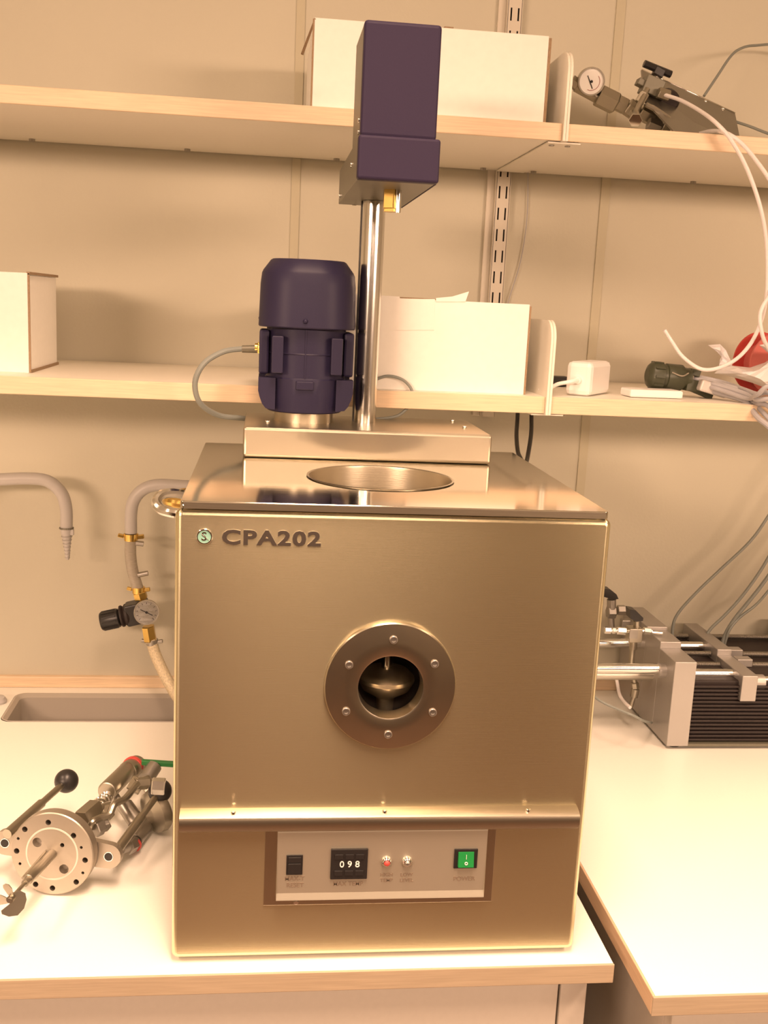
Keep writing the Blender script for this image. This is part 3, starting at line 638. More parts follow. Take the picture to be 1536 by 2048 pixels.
# gauge
gc = P(1183, 163, 1.63)
gd = (Vector((0, 0, CAMZ))-gc).normalized(); gd = (gd+Vector((.15, 0, 0))).normalized()
ga = link('pressure_gauge', MB().lathe(gc-gd*.02, gd, [(0, .016), (.003, .0200), (.018, .0205), (.022, .0200), (.022, .0180), (.019, .0178)], 36), FIT, V, 'round pressure gauge')
link('gauge_face', MB().lathe(gc-gd*.0015, gd, [(0, .0179), (.001, .0179)], 36), DIAL, ga)
gu, gv, _ = frame(gd)
link('gauge_needle', MB().obox(gc+gu*.002-gv*.001, gu*.5+gv*1, .0006, .010, .0004, up=gd).cyl(gc, gc+gd*.0015, .002, n=12), BLACK, ga)
arc = [gc+gd*.0001+(gu*math.cos(a)+gv*math.sin(a))*.0125 for a in [math.radians(t) for t in range(140, 310, 17)]]
link('gauge_scale', MB().tube(arc, .0004, sub=2), mat('red_print', (.45, .2, .18), .6, bump=.01), ga)
Yv = 1.63
def hx(a, b, r, y0=Yv, y1=None): return MB().hexn(P(*a, y0), P(*b, y1 or y0), r)
def cy(a, b, r, y0=Yv, y1=None, r1=None): return MB().cyl(P(*a, y0), P(*b, y1 or y0), r, r1, 20)
link('port_cap', MB().hexn(P(1142, 160, 1.65), P(1156, 172, 1.65), .009), FIT, V)
link('gauge_body', cy((1152, 172), (1196, 196), .0085, 1.65), FIT, V)
link('hex_nut', hx((1196, 190), (1232, 208), .0165, 1.64), FIT, V)
link('hex_nut', hx((1232, 204), (1252, 214), .0120, 1.64), FIT, V)
link('hex_nut', hx((1254, 212), (1274, 226), .0135, 1.64), FIT, V)
link('valve_body', cy((1226, 207), (1322, 246), .0080, 1.64), FIT, V)
link('hex_nut', hx((1280, 222), (1306, 236), .0130, 1.64), FIT, V)
link('hex_nut', MB().hexn(P(1268, 231, 1.61), P(1271, 241, 1.55), .0100), CHROME, V, 'shiny nut facing the camera')
link('union_tube', cy((1295, 178), (1266, 234), .0040, 1.615, 1.60), FIT, V)
link('union_nut', hx((1290, 186), (1278, 206), .0075, 1.615), FIT, V)
link('valve_block', MB().obox(P(1303, 175, 1.64), P(1470, 226, 1.7)-P(1283, 139, 1.7), .012, .015, .013, .001), GREYP, V)
link('valve_block', MB().obox(P(1281, 166, 1.64), (1, 0, -.4), .008, .006, .005, .001), GREYP, V)
link('hex_nut', hx((1316, 185), (1338, 192), .0085, 1.62), FIT, V)
link('knob_stem', cy((1316, 150), (1310, 172), .0060, 1.66), FIT, V)
link('lever_handle', MB().tube([P(1288, 127, 1.655), P(1300, 132, 1.655), P(1322, 141, 1.655), P(1342, 149, 1.655)], .0055).obox(P(1317, 145, 1.655), (1, 0, -.42), .006, .008, .006, .001), BLACK, V, 'black bar handle')
link('black_knob', MB().lathe(P(1330, 196, 1.66), P(1350, 216, 1.6)-P(1330, 196, 1.66), [(0, .012), (.01, .017), (.024, .017), (.028, .013)], 20), BROWNB, V, 'dark round knob against the plate')
link('bent_tube', MB().tube([P(1292, 209, 1.60), P(1315, 221, 1.60), P(1338, 238, 1.60), P(1346, 252, 1.61), P(1347, 262, 1.62)], .0038), FIT, V)
link('lower_fittings', hx((1296, 246), (1320, 256), .0095, 1.62), DARKST, V)
link('lower_fittings', hx((1325, 250), (1340, 256), .0095, 1.62), FIT, V)
# white tubing
def cord(name, pts, r, m, label, cat='tubing', group=None, n=10):
    mb = MB().tube(pts, r, n); o = link(name, mb, m); return tag(o, label, cat, group)
cord('plastic_tube', [P(1330, 190, 1.615), P(1362, 201, 1.585), P(1400, 222, 1.54), P(1432, 246, 1.50), P(1462, 280, 1.49), P(1495, 340, 1.49), P(1522, 420, 1.49), P(1534, 500, 1.50), P(1532, 600, 1.51), P(1512, 668, 1.52), P(1480, 712, 1.53), P(1440, 735, 1.54), P(1402, 738, 1.55), P(1366, 714, 1.57), P(1345, 685, 1.58), P(1329, 660, 1.58)], .0029, TUBEW, 'white plastic tube looping from the upper valve down over the lower right shelf')
cord('plastic_tube', [P(1396, 268, 1.60), P(1425, 262, 1.545), P(1452, 266, 1.500), P(1480, 284, 1.485), P(1510, 318, 1.48), P(1545, 370, 1.48), P(1580, 450, 1.48), P(1580, 540, 1.49), P(1540, 590, 1.50), P(1521, 625, 1.50), P(1523, 662, 1.50), P(1534, 692, 1.51), P(1560, 730, 1.53)], .0029, TUBEW, 'white plastic tube leaving the frame at the right and returning to the red spool')
cord('grey_tube', [P(1408, 192, 1.72), P(1436, 150, 1.74), P(1462, 112, 1.76), P(1482, 97, 1.78), P(1510, 91, 1.80), P(1580, 93, 1.83), P(1700, 140, 1.86)], .0022, GREYC, 'thin grey tube arching above the metal plate on the upper right shelf')
cord('grey_tube', [P(1470, 243, 1.72), P(1500, 253, 1.73), P(1545, 270, 1.74), P(1640, 300, 1.76)], .0022, GREYC, 'short thin grey tube running right from behind the metal plate')
cord('wall_wire', [P(1056, 340, 1.879), P(1055, 420, 1.879), P(1049, 480, 1.879), P(1038, 535, 1.879), P(1020, 592, 1.879), P(1008, 640, 1.878)], .0010, GREYL, 'hair-thin pale wire on the wall beside the slotted shelf rail', 'wire', n=6)
cord('black_cable', [P(1036, 800, 1.80), P(1035, 835, 1.78), P(1033, 870, 1.74), P(1036, 905, 1.68), P(1045, 930, 1.62), P(1045, 990, 1.56), P(1045, 1150, 1.54)], .0036, BLACK, 'left of two black cables hanging behind the thermostat below the shelf', 'cable')
cord('black_cable', [P(1063, 800, 1.80), P(1063, 835, 1.78), P(1062, 870, 1.74), P(1055, 915, 1.68), P(1050, 940, 1.62), P(1052, 1000, 1.56), P(1052, 1150, 1.54)], .0036, BLACK, 'right of two black cables hanging behind the thermostat below the shelf', 'cable')

# ---------------------------------------------------------------- left: gas taps, regulator
FA = thing('gas_tap', P(-60, 960, 1.86), 'grey swan-neck lab tap with stepped hose nozzle at the far left', 'tap')
link('swan_neck', MB().tube([P(-120, 1040, 1.80), P(-100, 990, 1.80), P(-60, 962, 1.80), P(0, 959, 1.80), P(55, 957, 1.80), P(95, 962, 1.80), P(122, 985, 1.80), P(132, 1015, 1.80), P(133, 1055, 1.80)], .0105, n=16), PIPEG, FA)
z_ = P(133, 1055, 1.80); mb = MB()
prof = [(0, .0120), (.0025, .0120), (.0026, .0105), (.010, .0100)]
rr_ = .0098; t_ = .010
for k in range(7):
    prof += [(t_, rr_), (t_+.005, rr_*.80), (t_+.0052, rr_*.98)]; t_ += .0062; rr_ *= .88
prof += [(t_+.003, rr_*.6)]
link('hose_nozzle', mb.lathe(z_, (0.02, 0, -1), prof, 20), PIPEG, FA, sharp=25)
link('collar_ring', MB().lathe(z_+Vector((0, 0, .0005)), (0, 0, -1), [(0, .0118), (.0015, .0123), (.003, .0118)], 24), GREYP, FA)
link('clip', MB().obox(z_+Vector((.010, -.004, -.007)), (0, 0, 1), .003, .005, .003, .001), PIPEG, FA)
link('tap_stand', MB().cyl(P(-120, 1040, 1.80), (P(-120, 1040, 1.80).x, 1.80, CT), .0105), PIPEG, FA)
tag(link('tap_knob', MB().lathe((PZ(-8, 1408, CT).x, 1.80, CT), (0, 0, 1), [(0, .016), (.004, .017), (.010, .013), (.012, .006)], 20), PIPEG), 'low grey knob on the counter beside the sink at the left frame edge', 'knob')
FB = thing('gas_tap', P(300, 960, 1.86), 'grey swan-neck lab tap above the gauge, running behind the thermostat', 'tap')
link('swan_neck', MB().tube([P(470, 1000, 1.80), P(420, 975, 1.80), P(365, 972, 1.80), P(315, 970, 1.80), P(285, 980, 1.80), P(267, 1002, 1.80), P(262, 1030, 1.80), P(262, 1066, 1.80)], .0105, n=16), PIPEG, FB)
link('tap_stand', MB().cyl(P(470, 1000, 1.80), (P(470, 1000, 1.80).x, 1.80, CT), .0105), PIPEG, FB)
tag(link('clear_hose', MB().tube([P(261, 1078, 1.80), P(261, 1110, 1.80), P(265, 1140, 1.80), P(272, 1165, 1.80), P(278, 1184, 1.80)], .0098, n=16), HOSE), 'short clear hose between the swan-neck tap and the regulator', 'hose')
RG = thing('pressure_regulator', P(290, 1230, 1.80), 'brass and black pressure regulator with round white gauge hanging left of the thermostat', 'regulator')
def wing(c, m=BRASS, s_=1., name='hose_clamp', ax=(0, 0, 1)):
    c = Vector(c); mb = MB().lathe(c-Vector(ax)*.006*s_, ax, [(0, .0115*s_), (.012*s_, .0125*s_)], 20)
    mb.obox(c+Vector((.016*s_, 0, .001)), (1, 0, .15), .004*s_, .006*s_, .0035*s_, .001); mb.obox(c+Vector((-.017*s_, 0, .002)), (1, 0, -.25), .004*s_, .005*s_, .003*s_, .001)
    return link(name, mb, m, RG)
wing(P(262, 1074, 1.80)); wing(P(277, 1180, 1.80), s_=.9)
link('clamp_screw', MB().cyl(P(272, 1086, 1.79), P(287, 1088, 1.79), .0045, n=12), DARKST, RG)
link('clamp_screw', MB().cyl(P(276, 1150, 1.79), P(296, 1146, 1.79), .0045, n=12), DARKST, RG)
link('inlet_fitting', MB().hexn(P(279, 1184, 1.80), P(283, 1198, 1.80), .0120), BRASS, RG)
link('regulator_body', MB().obox(P(276, 1224, 1.80), (1, 0, .26), .017, .020, .019, .003), BLACK, RG)
link('regulator_collar', MB().lathe(P(264, 1228, 1.80), P(205, 1241, 1.80)-P(264, 1228, 1.80), [(0, .015), (.006, .020), (.010, .020), (.013, .016), (.016, .019), (.019, .019), (.020, .013)], 24), BROWNB, RG, sharp=25)
kn = P(240, 1235, 1.80); kd = P(203, 1243, 1.80)-kn
kb_ = link('adjusting_knob', MB().lathe(kn, kd, [(0, .0145), (.002, .0165), (.030, .0170), (.033, .0150)], 28), BLACK, RG, 'black adjusting knob')
u, v, ax = frame(kd)
for k in range(12):
    a = 2*math.pi*k/12; link('grip_ridge', MB().obox(kn+ax*.017+(u*math.cos(a)+v*math.sin(a))*.0167, ax, .0012, .012, .0010, up=(u*math.cos(a)+v*math.sin(a))), BLACK, kb_)
gc = P(293, 1225, 1.775); gd = (Vector((0, 0, CAMZ))-gc).normalized(); gd = (gd+Vector((0, 0, -.1))).normalized()
ga = link('pressure_gauge', MB().lathe(gc-gd*.018, gd, [(0, .010), (.004, .0215), (.015, .0220), (.019, .0215), (.019, .0200), (.017, .0198)], 40), FIT, RG, 'round white pressure gauge')
link('gauge_face', MB().lathe(gc-gd*.002, gd, [(0, .0199), (.001, .0199)], 40), DIAL, ga)
gu, gv, _ = frame(gd)
link('gauge_needle', MB().obox(gc, (gu+gv*(.5 if gu.x < 0 else -.5)), .0007, .0115, .0004, up=gd).cyl(gc-gd*.001, gc+gd*.001, .0022, n=12), BLACK, ga)
for k in range(11):
    a = math.radians(225-27*k)
    link('scale_mark', MB().obox(gc-gd*.0008+(gu*math.cos(a)+gv*math.sin(a))*.0160, (gu*math.cos(a)+gv*math.sin(a)), .0004, .0016, .0003, up=gd), BLACK, ga)
link('outlet_fitting', MB().hexn(P(296, 1252, 1.80), P(301, 1282, 1.80), .0115), BRASS, RG)
wing(P(304, 1284, 1.80), m=DARKST, s_=.85)
tag(link('braided_hose', MB().tube([P(302, 1278, 1.80), P(310, 1306, 1.80), P(322, 1334, 1.795), P(338, 1366, 1.785), P(360, 1400, 1.77), PZ(395, 1425, CT+.012)], .0100, n=16), BRAID), 'yellowish braided hose leading down from the regulator behind the thermostat', 'hose')

# ---------------------------------------------------------------- stirrer flange assembly on the left counter
SA = thing('stirrer_assembly', (-.238, 1.19, CT), 'round steel reactor lid with stirrer propeller, valves and two black-knobbed levers on the left counter', 'reactor lid')
C0 = Vector((-.2381, 1.1858, .9521)); n_ = Vector((-.19, -.975, .11)).normalized()
u_, v_, _ = frame(n_)
if u_.x < 0: u_ = -u_
def fl(a, b, d=0.): return C0+u_*a+v_*b+n_*d
def face_xy(px, py):
    'point on the face plane under that pixel, as (u,v)'
    r = M3 @ Vector((px-768, 1024-py, -FPX)); o = Vector((0, 0, CAMZ)); t = (C0-o).dot(n_)/r.dot(n_); q = o+r*t-C0
    return q.dot(u_), q.dot(v_)
def cpx(cx_, cy_): return (cx_/3.937, 1380+cy_/3.937)
RD = .0505
holes = []
for h in ((380, 1043), (195, 1097), (131, 1268), (578, 1147), (670, 1340), (600, 1512), (413, 1560), (280, 1530)): holes.append((*face_xy(*cpx(*h)), .0034))
for h in ((143, 1170), (157, 1368), (640, 1240), (652, 1440)): holes.append((*face_xy(*cpx(*h)), .0018))
for h in ((293, 1200), (503, 1410)): holes.append((*face_xy(*cpx(*h)), .0058))
holes.append((*face_xy(*cpx(490, 1222)), .0026))
holes = [(a, b, r) if math.hypot(a, b) < RD-r-.001 else (a*(RD-r-.002)/math.hypot(a, b), b*(RD-r-.002)/math.hypot(a, b), r) for a, b, r in holes]
mb = MB()
holed_plate(mb, [(circ(0, 0, RD-.0012), 0), (circ(0, 0, RD), .0012), (circ(0, 0, RD), .0155)], [circ(a, b, r, 18) for a, b, r in holes], .012, lambda a, b, d: fl(a, b, -d))
mb.quad_rings([[fl(a, b, -.0155) for a, b in circ(0, 0, RD)], [fl(a, b, -.0156) for a, b in circ(0, 0, .02)]])
fg = link('flange_disc', mb, ALUF, SA, 'thick round metal disc with a ring of holes', sharp=40)
for a, b, r in holes:
    link('hole_bottom', MB().lathe(fl(a, b, -.0105), -n_, [(0, r*1.02), (.001, r*1.02)], 14), DARK if r < .005 else DARKST, fg)  # small holes get dark bottoms that paint their shade
link('gasket_ring', MB().quad_rings([[fl(a, b, .0001) for a, b in circ(0, 0, .0325)], [fl(a, b, .0005) for a, b in circ(0, 0, .0322)], [fl(a, b, .0005) for a, b in circ(0, 0, .0305)], [fl(a, b, .0001) for a, b in circ(0, 0, .0302)]], cap0=False, cap1=False), TEFLON, fg, 'white ring set into the face')
def hubpt():
    r = M3 @ Vector((22-768, 1024-1796, -FPX)); return r
L_ = .112
hub = fl(0, 0)+(P(22, 1797, 1.078)-C0)
dsh = (hub-C0)
link('shaft_sleeve', MB().cyl(C0, C0+dsh*.60, .0060, n=24, bev=.0006), FIT, SA)
link('side_rod', MB().cyl(C0+Vector((-.008, 0, .002)), C0+dsh*.58+Vector((-.007, 0, .001)), .0016, n=12), FIT, SA)
link('shaft', MB().cyl(C0+dsh*.60, C0+dsh*.68, .0042).cyl(C0+dsh*.66, hub+dsh*.04, .0024), FIT, SA)
pr = link('propeller', MB().cyl(hub-dsh*.06, hub+dsh*.03, .0040, n=16), FIT, SA, 'three-bladed steel propeller')
for outline, tilt in (([(120, 1590), (160, 1580), (200, 1600), (210, 1650), (190, 1720), (140, 1775), (70, 1785), (15, 1765), (10, 1740), (60, 1700), (105, 1660)], .00006),
                      ([(92, 1645), (60, 1610), (25, 1560), (22, 1538), (40, 1528), (68, 1535), (92, 1565), (104, 1625)], -.00005),
                      ([(84, 1652), (30, 1620), (-30, 1600), (-60, 1625), (-50, 1670), (0, 1690), (50, 1680), (80, 1672)], -.00004)):
    pts = []
    for a, b in outline:
        p = cpx(a, b); q = P(p[0], p[1], hub.y+(a-85)*tilt-(b-1650)*tilt*.5); pts.append(q)
    c0_ = sum(pts, Vector())/len(pts); nn = Vector((0, 0, 0))
    for i in range(len(pts)): nn += (pts[i]-c0_).cross(pts[(i+1) % len(pts)]-c0_)
    nn.normalize(); pts = [q-nn*(q-c0_).dot(nn) for q in pts]
    link('blade', MB().poly_prism(pts, nn*.0009), FIT, pr)
# lugs
for nm, pxy, hole_px in (('lug', (9, 1686), cpx(38, 1205)), ('lug', (216, 1712), cpx(855, 1312))):
    def plane_pt(px, py, off):
        r = M3 @ Vector((px-768, 1024-py, -FPX)); o = Vector((0, 0, CAMZ)); cc = C0-n_*off; t = (cc-o).dot(n_)/r.dot(n_); return o+r*t
    q = plane_pt(*hole_px, .018); c = C0-n_*.018
    dirv = (q-c).normalized(); side = n_.cross(dirv)
    pts = []
    ll = (q-c).length
    for i in range(13):
        t = -math.pi/2+math.pi*i/12; pts.append(q+dirv*(.0150*math.cos(t))+side*(.0150*math.sin(t)))
    pts += [c+side*.018, c-side*.018]
    lg = link('lug', MB().poly_prism(pts, -n_*.010), ALUF, SA, 'rounded ear with a bolt hole')
    link('bolt_hole_shade', MB().lathe(q+n_*.0003, -n_, [(0, .0052), (.0006, .0052)], 20), DARK, lg)  # flat dark disc paints the shade of the hole on a solid lug
    link('hole_rim', MB().lathe(q+n_*.0001, n_, [(0, .0060), (.0006, .0058), (.0006, .0051)], 20, False, False), CHROME, lg)
k1 = P(133, 1562, 1.345); k2 = P(320, 1582, 1.33)
for k, st in ((k1, P(14, 1668, 1.208)), (k2, P(235, 1700, 1.215))):
    lv = link('lever', MB().cyl(st, st.lerp(k, .55), .0060, n=20).cyl(st.lerp(k, .5), k, .0044, n=20), FIT, SA)
    link('lever_knob', MB().sphere(k, .0158, n=28), BLACK, lv, 'round black ball knob')
# valve train behind the lid
def W(cx_, cy_, Y):
    q = P(*cpx(cx_, cy_), Y)
    return q if q.z > CT+.0125 else PZ(*cpx(cx_, cy_), CT+.0125)
link('neck_tube', MB().cyl(C0-n_*.012, W(700, 1010, 1.26), .0095, n=20), FIT, SA)
link('hex_nut', MB().hexn(W(630, 1030, 1.235), W(745, 930, 1.285), .0125), FIT, SA)
link('coil_spring', MB().tube([W(745, 930, 1.285)+(Vector((0, 0, 1))*math.sin(t*.9)*.0085+Vector((.8, .2, 0))*math.cos(t*.9)*.0085)+(W(850, 840, 1.33)-W(745, 930, 1.285))*(t/35) for t in range(36)], .0018, n=6, sub=2), CHROME, SA)
link('union_tube', MB().cyl(W(745, 930, 1.285), W(850, 840, 1.33), .0075, n=20), FIT, SA)
link('tube_tee', MB().cyl(W(760, 960, 1.28), W(860, 930, 1.30), .0090, n=20).hexn(W(820, 940, 1.29), W(850, 1000, 1.28), .010), FIT, SA)
link('valve_body', MB().cyl(W(840, 800, 1.34), W(1010, 630, 1.42), .0130, n=28, bev=.002), FIT, SA)
link('valve_bonnet', MB().cyl(W(1000, 650, 1.415), W(1085, 590, 1.445), .0150, n=28, bev=.002), FIT, SA)
link('red_band', MB().lathe(W(1040, 612, 1.43), W(1085, 590, 1.445)-W(1000, 650, 1.415), [(0, .0155), (.005, .0155)], 28), RED, SA, 'red band round the valve')
link('bent_tube', MB().tube([W(700, 1100, 1.24), W(725, 1040, 1.24), W(780, 1010, 1.25), W(860, 980, 1.26), W(900, 900, 1.27), W(980, 860, 1.29), W(1040, 790, 1.32), W(1080, 740, 1.34)], .0046), FIT, SA)
link('elbow_nut', MB().hexn(W(740, 1100, 1.24), W(800, 1070, 1.25), .0105).hexn(W(800, 1030, 1.26), W(830, 1090, 1.25), .0085), DARKST, SA)
link('cross_fitting', MB().hexn(W(1040, 800, 1.36), W(1100, 700, 1.37), .0100).hexn(W(1060, 740, 1.36), W(1170, 730, 1.37), .0085).hexn(W(1130, 700, 1.38), W(1190, 790, 1.37), .0095), FIT, SA)
link('bright_nut', MB().hexn(W(1195, 755, 1.30), W(1300, 760, 1.30), .0110), CHROME, SA, 'bright steel nut')
link('stem', MB().cyl(W(1150, 700, 1.40), W(1215, 600, 1.42), .0110, n=20).cyl(W(1200, 620, 1.42), W(1215, 570, 1.42), .005), DARKST, SA)
link('green_handle', MB().obox(W(1262, 577, 1.42), W(1350, 582, 1.42)-W(1140, 568, 1.42), .004, .026, .0034, .0010), GREEN, SA, 'green bar handle')
link('lower_body', MB().cyl(W(940, 1250, 1.24), W(1060, 1200, 1.29), .0080).hexn(W(1000, 1240, 1.26), W(1060, 1210, 1.28), .0100).cyl(W(1060, 1190, 1.29), W(1160, 1060, 1.36), .010), DARKST, SA)
link('red_ring', MB().lathe(W(1055, 1222, 1.28), W(1100, 1180, 1.3)-W(1055, 1222, 1.28), [(0, .0092), (.0035, .0092)], 20), RED, SA)
link('rear_frame', MB().cyl(W(900, 830, 1.36), W(1040, 1050, 1.33), .0060).cyl(W(1000, 900, 1.36), W(1130, 1080, 1.36), .0080), DARKST, SA)
gq = W(1205, 1040, 1.40); gq.z = max(gq.z, CT+.031)
link('round_gauge', MB().lathe(gq-Vector((0, .01, 0)), (.75, .65, .1), [(-.006, .012), (0, .0280), (.010, .0290), (.014, .0270)], 36), FIT, SA, 'pale round gauge housing lying behind the lever')

# ---------------------------------------------------------------- syringe pump on the right counter
SPm = thing('syringe_pump', (1.1, 1.73, CT), 'large syringe pump with ribbed dark body and steel rods on the right counter', 'syringe pump')
e0, e1 = .6895, .7275
E0 = 1.598
st = 1.0555
link('end_plate', MB().box(e0, e1, E0, 1.668, CT+.006, st, .0012), ALU, SPm, 'near part of the grey end plate')
link('end_plate', MB().box(e0, e1, 1.6682, 1.735, CT+.006, st+.012, .0012), ALU, SPm)
link('end_plate', MB().box(e0, e1, 1.7352, 1.860, CT+.006, st+.018, .0012), ALU, SPm)
for x, y in ((.709, 1.62), (.709, 1.84), (1.35, 1.62), (1.35, 1.84)): link('foot', MB().cyl((x, y, CT), (x, y, CT+.0065), .012, n=20), BLACK, SPm)
bt = 1.018
link('pump_body', MB().box(e1+.0003, 1.38, 1.612, 1.855, CT+.010, bt, .002), BROWNB, SPm, 'dark ribbed body')
nf = 15
for k in range(nf):
    z = CT+.012+k*(bt-CT-.016)/nf
    link('fin', MB().box(e1+.0004, 1.38, 1.606, 1.6125, z, z+.0038, .0008, 1), BROWNB, SPm)
link('base_strip', MB().box(e1+.0003, 1.38, 1.600, 1.858, CT+.0050, CT+.0098), GREYP, SPm)
link('far_end_plate', MB().box(1.3805, 1.42, E0, 1.86, CT+.006, st+.02, .0012), ALU, SPm)
# pusher bar
pf = 1.600
q0 = P(1486, 1352, pf); q1 = P(1517, 1354, pf); zb = P(1482, 1403, pf).z
link('pusher_bar', MB().box(q0.x, q1.x, pf, 1.705, zb, q0.z, .0012), ALU, SPm, 'near part of the grey pusher bar')
link('pusher_bar', MB().box(q0.x, q1.x, 1.7052, 1.862, zb, q0.z+.0110, .0012), ALU, SPm)
pxm = (q0.x+q1.x)/2
def rod(py_l, px_l, Y, r, x0, x1, name='guide_rod', m=ROD, label=None):
    z = P(px_l, py_l, Y).z
    return link(name, MB().cyl((x0, Y, z), (x1, Y, z), r, n=20), m, SPm, label)
def screwrod(px_l, py_l, Y, r, x0, x1):
    z = P(px_l, py_l, Y).z; n = int((x1-x0)/.0022); pr_ = []
    for i in range(n):
        t = i*(x1-x0)/n; pr_ += [(t, r*.82), (t+.0011, r)]
    link('threaded_rod', MB().lathe((x0, Y, z), (1, 0, 0), pr_, 10), DARKST, SPm)
    return z
rod(1337, 1260, 1.640, .0090, .50, e0+.001, 'guide_rod', ROD); rod(1348, 1420, 1.640, .0090, e1, q0.x, 'guide_rod', ROD)
rod(1286, 1230, 1.765, .0085, .50, e0+.001); rod(1292, 1370, 1.765, .0085, e1, q0.x)
rod(1350, 1250, 1.690, .0085, .50, e0+.001, 'lower_bar', mat('dull_steel_bar', (.55, .52, .46), .4, .9, bump=.03), 'dull bar below the near rod')  # plain dull bar drawn below the near rod
screwrod(1430, 1369, 1.622, .0052, e1, q0.x); screwrod(1420, 1329, 1.690, .0050, e1, q0.x); screwrod(1400, 1307, 1.730, .0050, e1, q0.x)
screwrod(1420, 1273, 1.835, .0050, e1, 1.38); screwrod(1530, 1309, 1.730, .0055, q1.x, 1.38); screwrod(1530, 1330, 1.690, .0055, q1.x, 1.38)
rod(1362, 1530, 1.622, .0085, q1.x, 1.38)
zz = P(1525, 1364, 1.622).z
link('rod_nut', MB().cyl((q1.x, 1.622, zz), (q1.x+.02, 1.622, zz), .013, n=20), ALU, SPm)
for (px, py, Yn) in ((1500, 1322, 1.69), (1480, 1303, 1.73)):
    zz = P(px, py, Yn).z; link('rod_nut', MB().box(q1.x, q1.x+.028, Yn-.01, Yn+.01, zz-.008, zz+.006, .001), ALU, SPm)
zz = P(1330, 1341, 1.64).z; link('clamp_collar', MB().cyl((e0-.012, 1.640, zz), (e0, 1.640, zz), .0125, n=20), ALU, SPm)
zz = P(1395, 1322, 1.69).z; link('clamp_collar', MB().cyl((e1, 1.69, zz), (e1+.018, 1.69, zz), .012, n=20), ALU, SPm)
link('carriage_block', MB().box(.983, 1.03, 1.80, 1.858, bt+.004, P(1530, 1255, 1.80).z, .002), BROWNB, SPm)
# valves between pump and thermostat
VA = thing('valve_manifold', P(1240, 1300, 1.70), 'small steel valve manifold with two black handles between thermostat and syringe pump', 'valve')
YV = 1.70
def V1(cx_, cy_, Y=YV): return P(1180+cx_/6.98, 1150+cy_/6.98, Y)
link('valve_block', MB().obox(V1(610, 822), (1, 0, 0), .012, .0115, .0125, .001), FIT, VA)
link('block_recess', MB().obox(V1(610, 825, YV-.0125), (1, 0, 0), .0006, .0075, .008, .0002), DARKST, VA)
link('bright_nut', MB().hexn(V1(375, 775), V1(500, 785), .0068).cyl(V1(500, 780), V1(540, 785), .0040), CHROME, VA)
link('bright_nut', MB().hexn(V1(200, 770), V1(290, 775), .0060).cyl(V1(280, 775), V1(380, 775), .0042).hexn(V1(305, 775), V1(355, 775), .0058), CHROME, VA)
link('bright_nut', MB().cyl(V1(710, 780), V1(860, 785), .0042).hexn(V1(745, 775), V1(845, 785), .0062).cyl(V1(860, 800), V1(1005, 812), .0028), CHROME, VA)
link('valve_stem', MB().cyl(V1(650, 740), V1(650, 640), .0055, n=16), FIT, VA)
link('black_handle', MB().poly_prism([V1(555, 480, YV-.012), V1(640, 495, YV-.012), V1(745, 600, YV-.012), V1(740, 640, YV-.012), V1(650, 655, YV-.012), V1(565, 610, YV-.012)], (0, .022, 0)), BLACK, VA, 'black wing handle of the near valve')
link('black_handle', MB().poly_prism([V1(180, 190, 1.80), V1(285, 205, 1.80), V1(370, 270, 1.80), V1(400, 335, 1.80), V1(320, 348, 1.80), V1(180, 300, 1.80)], (0, .022, 0)), BLACK, VA, 'black wing handle of the far valve')
link('far_valve', MB().cyl(V1(300, 340, 1.81), V1(300, 470, 1.81), .0085, n=18).hexn(V1(240, 520, 1.81), V1(350, 520, 1.81), .012).hexn(V1(380, 490, 1.81), V1(490, 490, 1.81), .0095).cyl(V1(290, 560, 1.81), V1(300, 720, 1.81), .006, n=16).obox(V1(490, 680, 1.80), (1, 0, 0), .007, .008, .008, .001), DARKST, VA)
link('down_tube', MB().tube([V1(600, 900), V1(595, 1040), V1(580, 1190), V1(580, 1300)], .0050, sub=2).cyl(V1(605, 900), V1(600, 1030), .0072, n=18), FIT, VA)
link('lower_union', MB().hexn(V1(625, 1500), V1(635, 1580), .0070).cyl(V1(635, 1590), V1(610, 1700), .0072, n=18).cyl(V1(610, 1700), V1(570, 1840), .0040, n=14).cyl(V1(580, 1290), V1(625, 1500), .0040, n=14), FIT, VA)
link('clear_tube', MB().tube([V1(360, 1400, 1.72), V1(380, 1500, 1.72), V1(410, 1660, 1.71), V1(470, 1760, 1.69), V1(560, 1850, 1.665)], .0030), TUBEW, VA)
link('manifold_base', MB().box(.56, .600, 1.74, 1.80, CT, CT+.05, .003), BROWNB, VA)
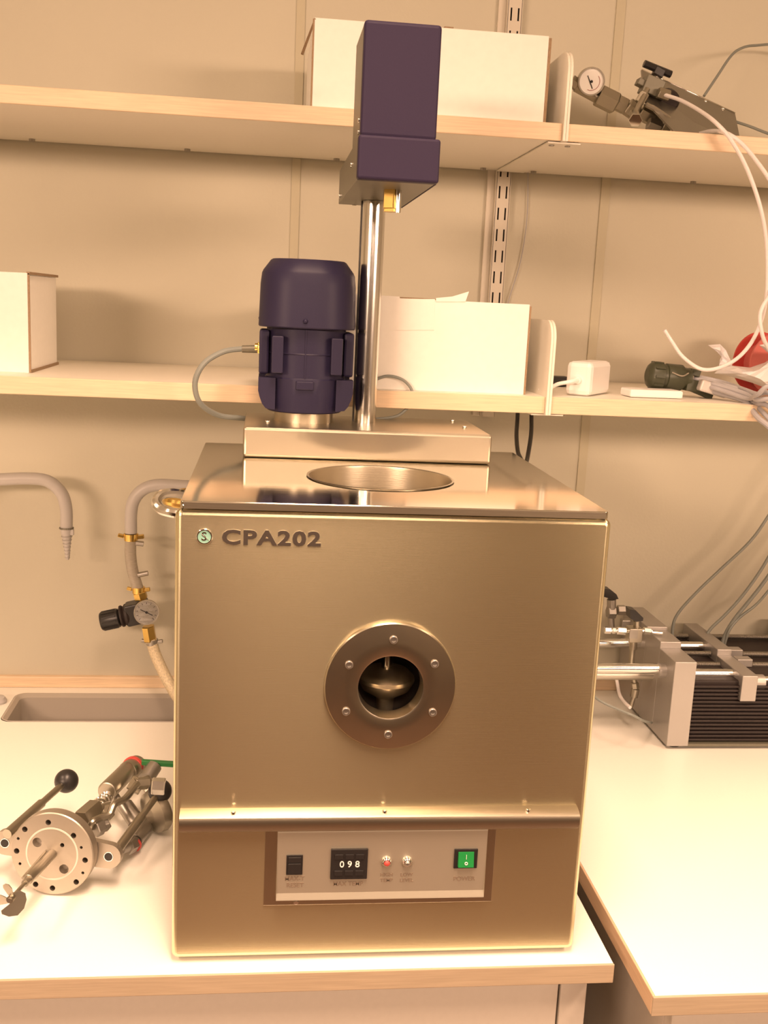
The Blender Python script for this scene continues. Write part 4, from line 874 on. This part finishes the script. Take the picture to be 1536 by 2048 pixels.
cord('grey_cable', [V1(0, 1640, 1.62), V1(130, 1750, 1.60), V1(330, 1850, 1.585), V1(600, 1960, 1.57), V1(760, 2040, 1.60), V1(860, 2060, 1.66)], .0022, GREYC, 'grey cable lying on the right counter in front of the manifold', 'cable')
# cables behind pump
cord('grey_cable', [P(1650, 860, 1.80), P(1580, 960, 1.80), P(1536, 1033, 1.80), P(1500, 1083, 1.80), P(1440, 1140, 1.80), P(1395, 1183, 1.80), P(1358, 1224, 1.80), P(1346, 1252, 1.80), P(1345, 1290, 1.80)], .0028, GREYC, 'leftmost grey cable dropping behind the syringe pump', 'cable')
cord('grey_cable', [P(1620, 980, 1.80), P(1560, 1075, 1.80), P(1520, 1143, 1.80), P(1482, 1195, 1.80), P(1448, 1232, 1.80), P(1418, 1262, 1.80), P(1400, 1300, 1.80)], .0030, GREYC, 'middle grey cable dropping behind the syringe pump', 'cable')
cord('grey_cable', [P(1620, 1040, 1.80), P(1560, 1120, 1.80), P(1520, 1175, 1.80), P(1496, 1205, 1.80), P(1470, 1237, 1.80), P(1452, 1266, 1.80), P(1440, 1300, 1.80)], .0036, GREYC, 'thick double grey cable farthest right behind the syringe pump, upper strand', 'cable')
cord('grey_cable', [P(1640, 1060, 1.815), P(1570, 1140, 1.815), P(1530, 1190, 1.815), P(1508, 1213, 1.80), P(1478, 1236, 1.80), P(1458, 1262, 1.795), P(1446, 1300, 1.80)], .0026, GREYC, 'grey cable running against the underside of the thick one behind the syringe pump', 'cable')
GROUPS = {'shelf': 'birch-edged wall shelves', 'shelf bracket': 'rounded shelf brackets', 'box': 'white cardboard boxes on the shelves', 'counter': 'laminate counter tops',
          'tap': 'grey swan-neck taps', 'tubing': 'thin tubes around the valve assembly', 'cable': 'loose cables behind the instruments'}
for o in bpy.data.objects:
    if o.get('category') in GROUPS: o['group'] = GROUPS[o['category']]
    if o.name.startswith('base_cabinet'): o['group'] = 'base cabinets under the counters'
for o in bpy.data.objects:
    if '_o' in o: del o['_o']
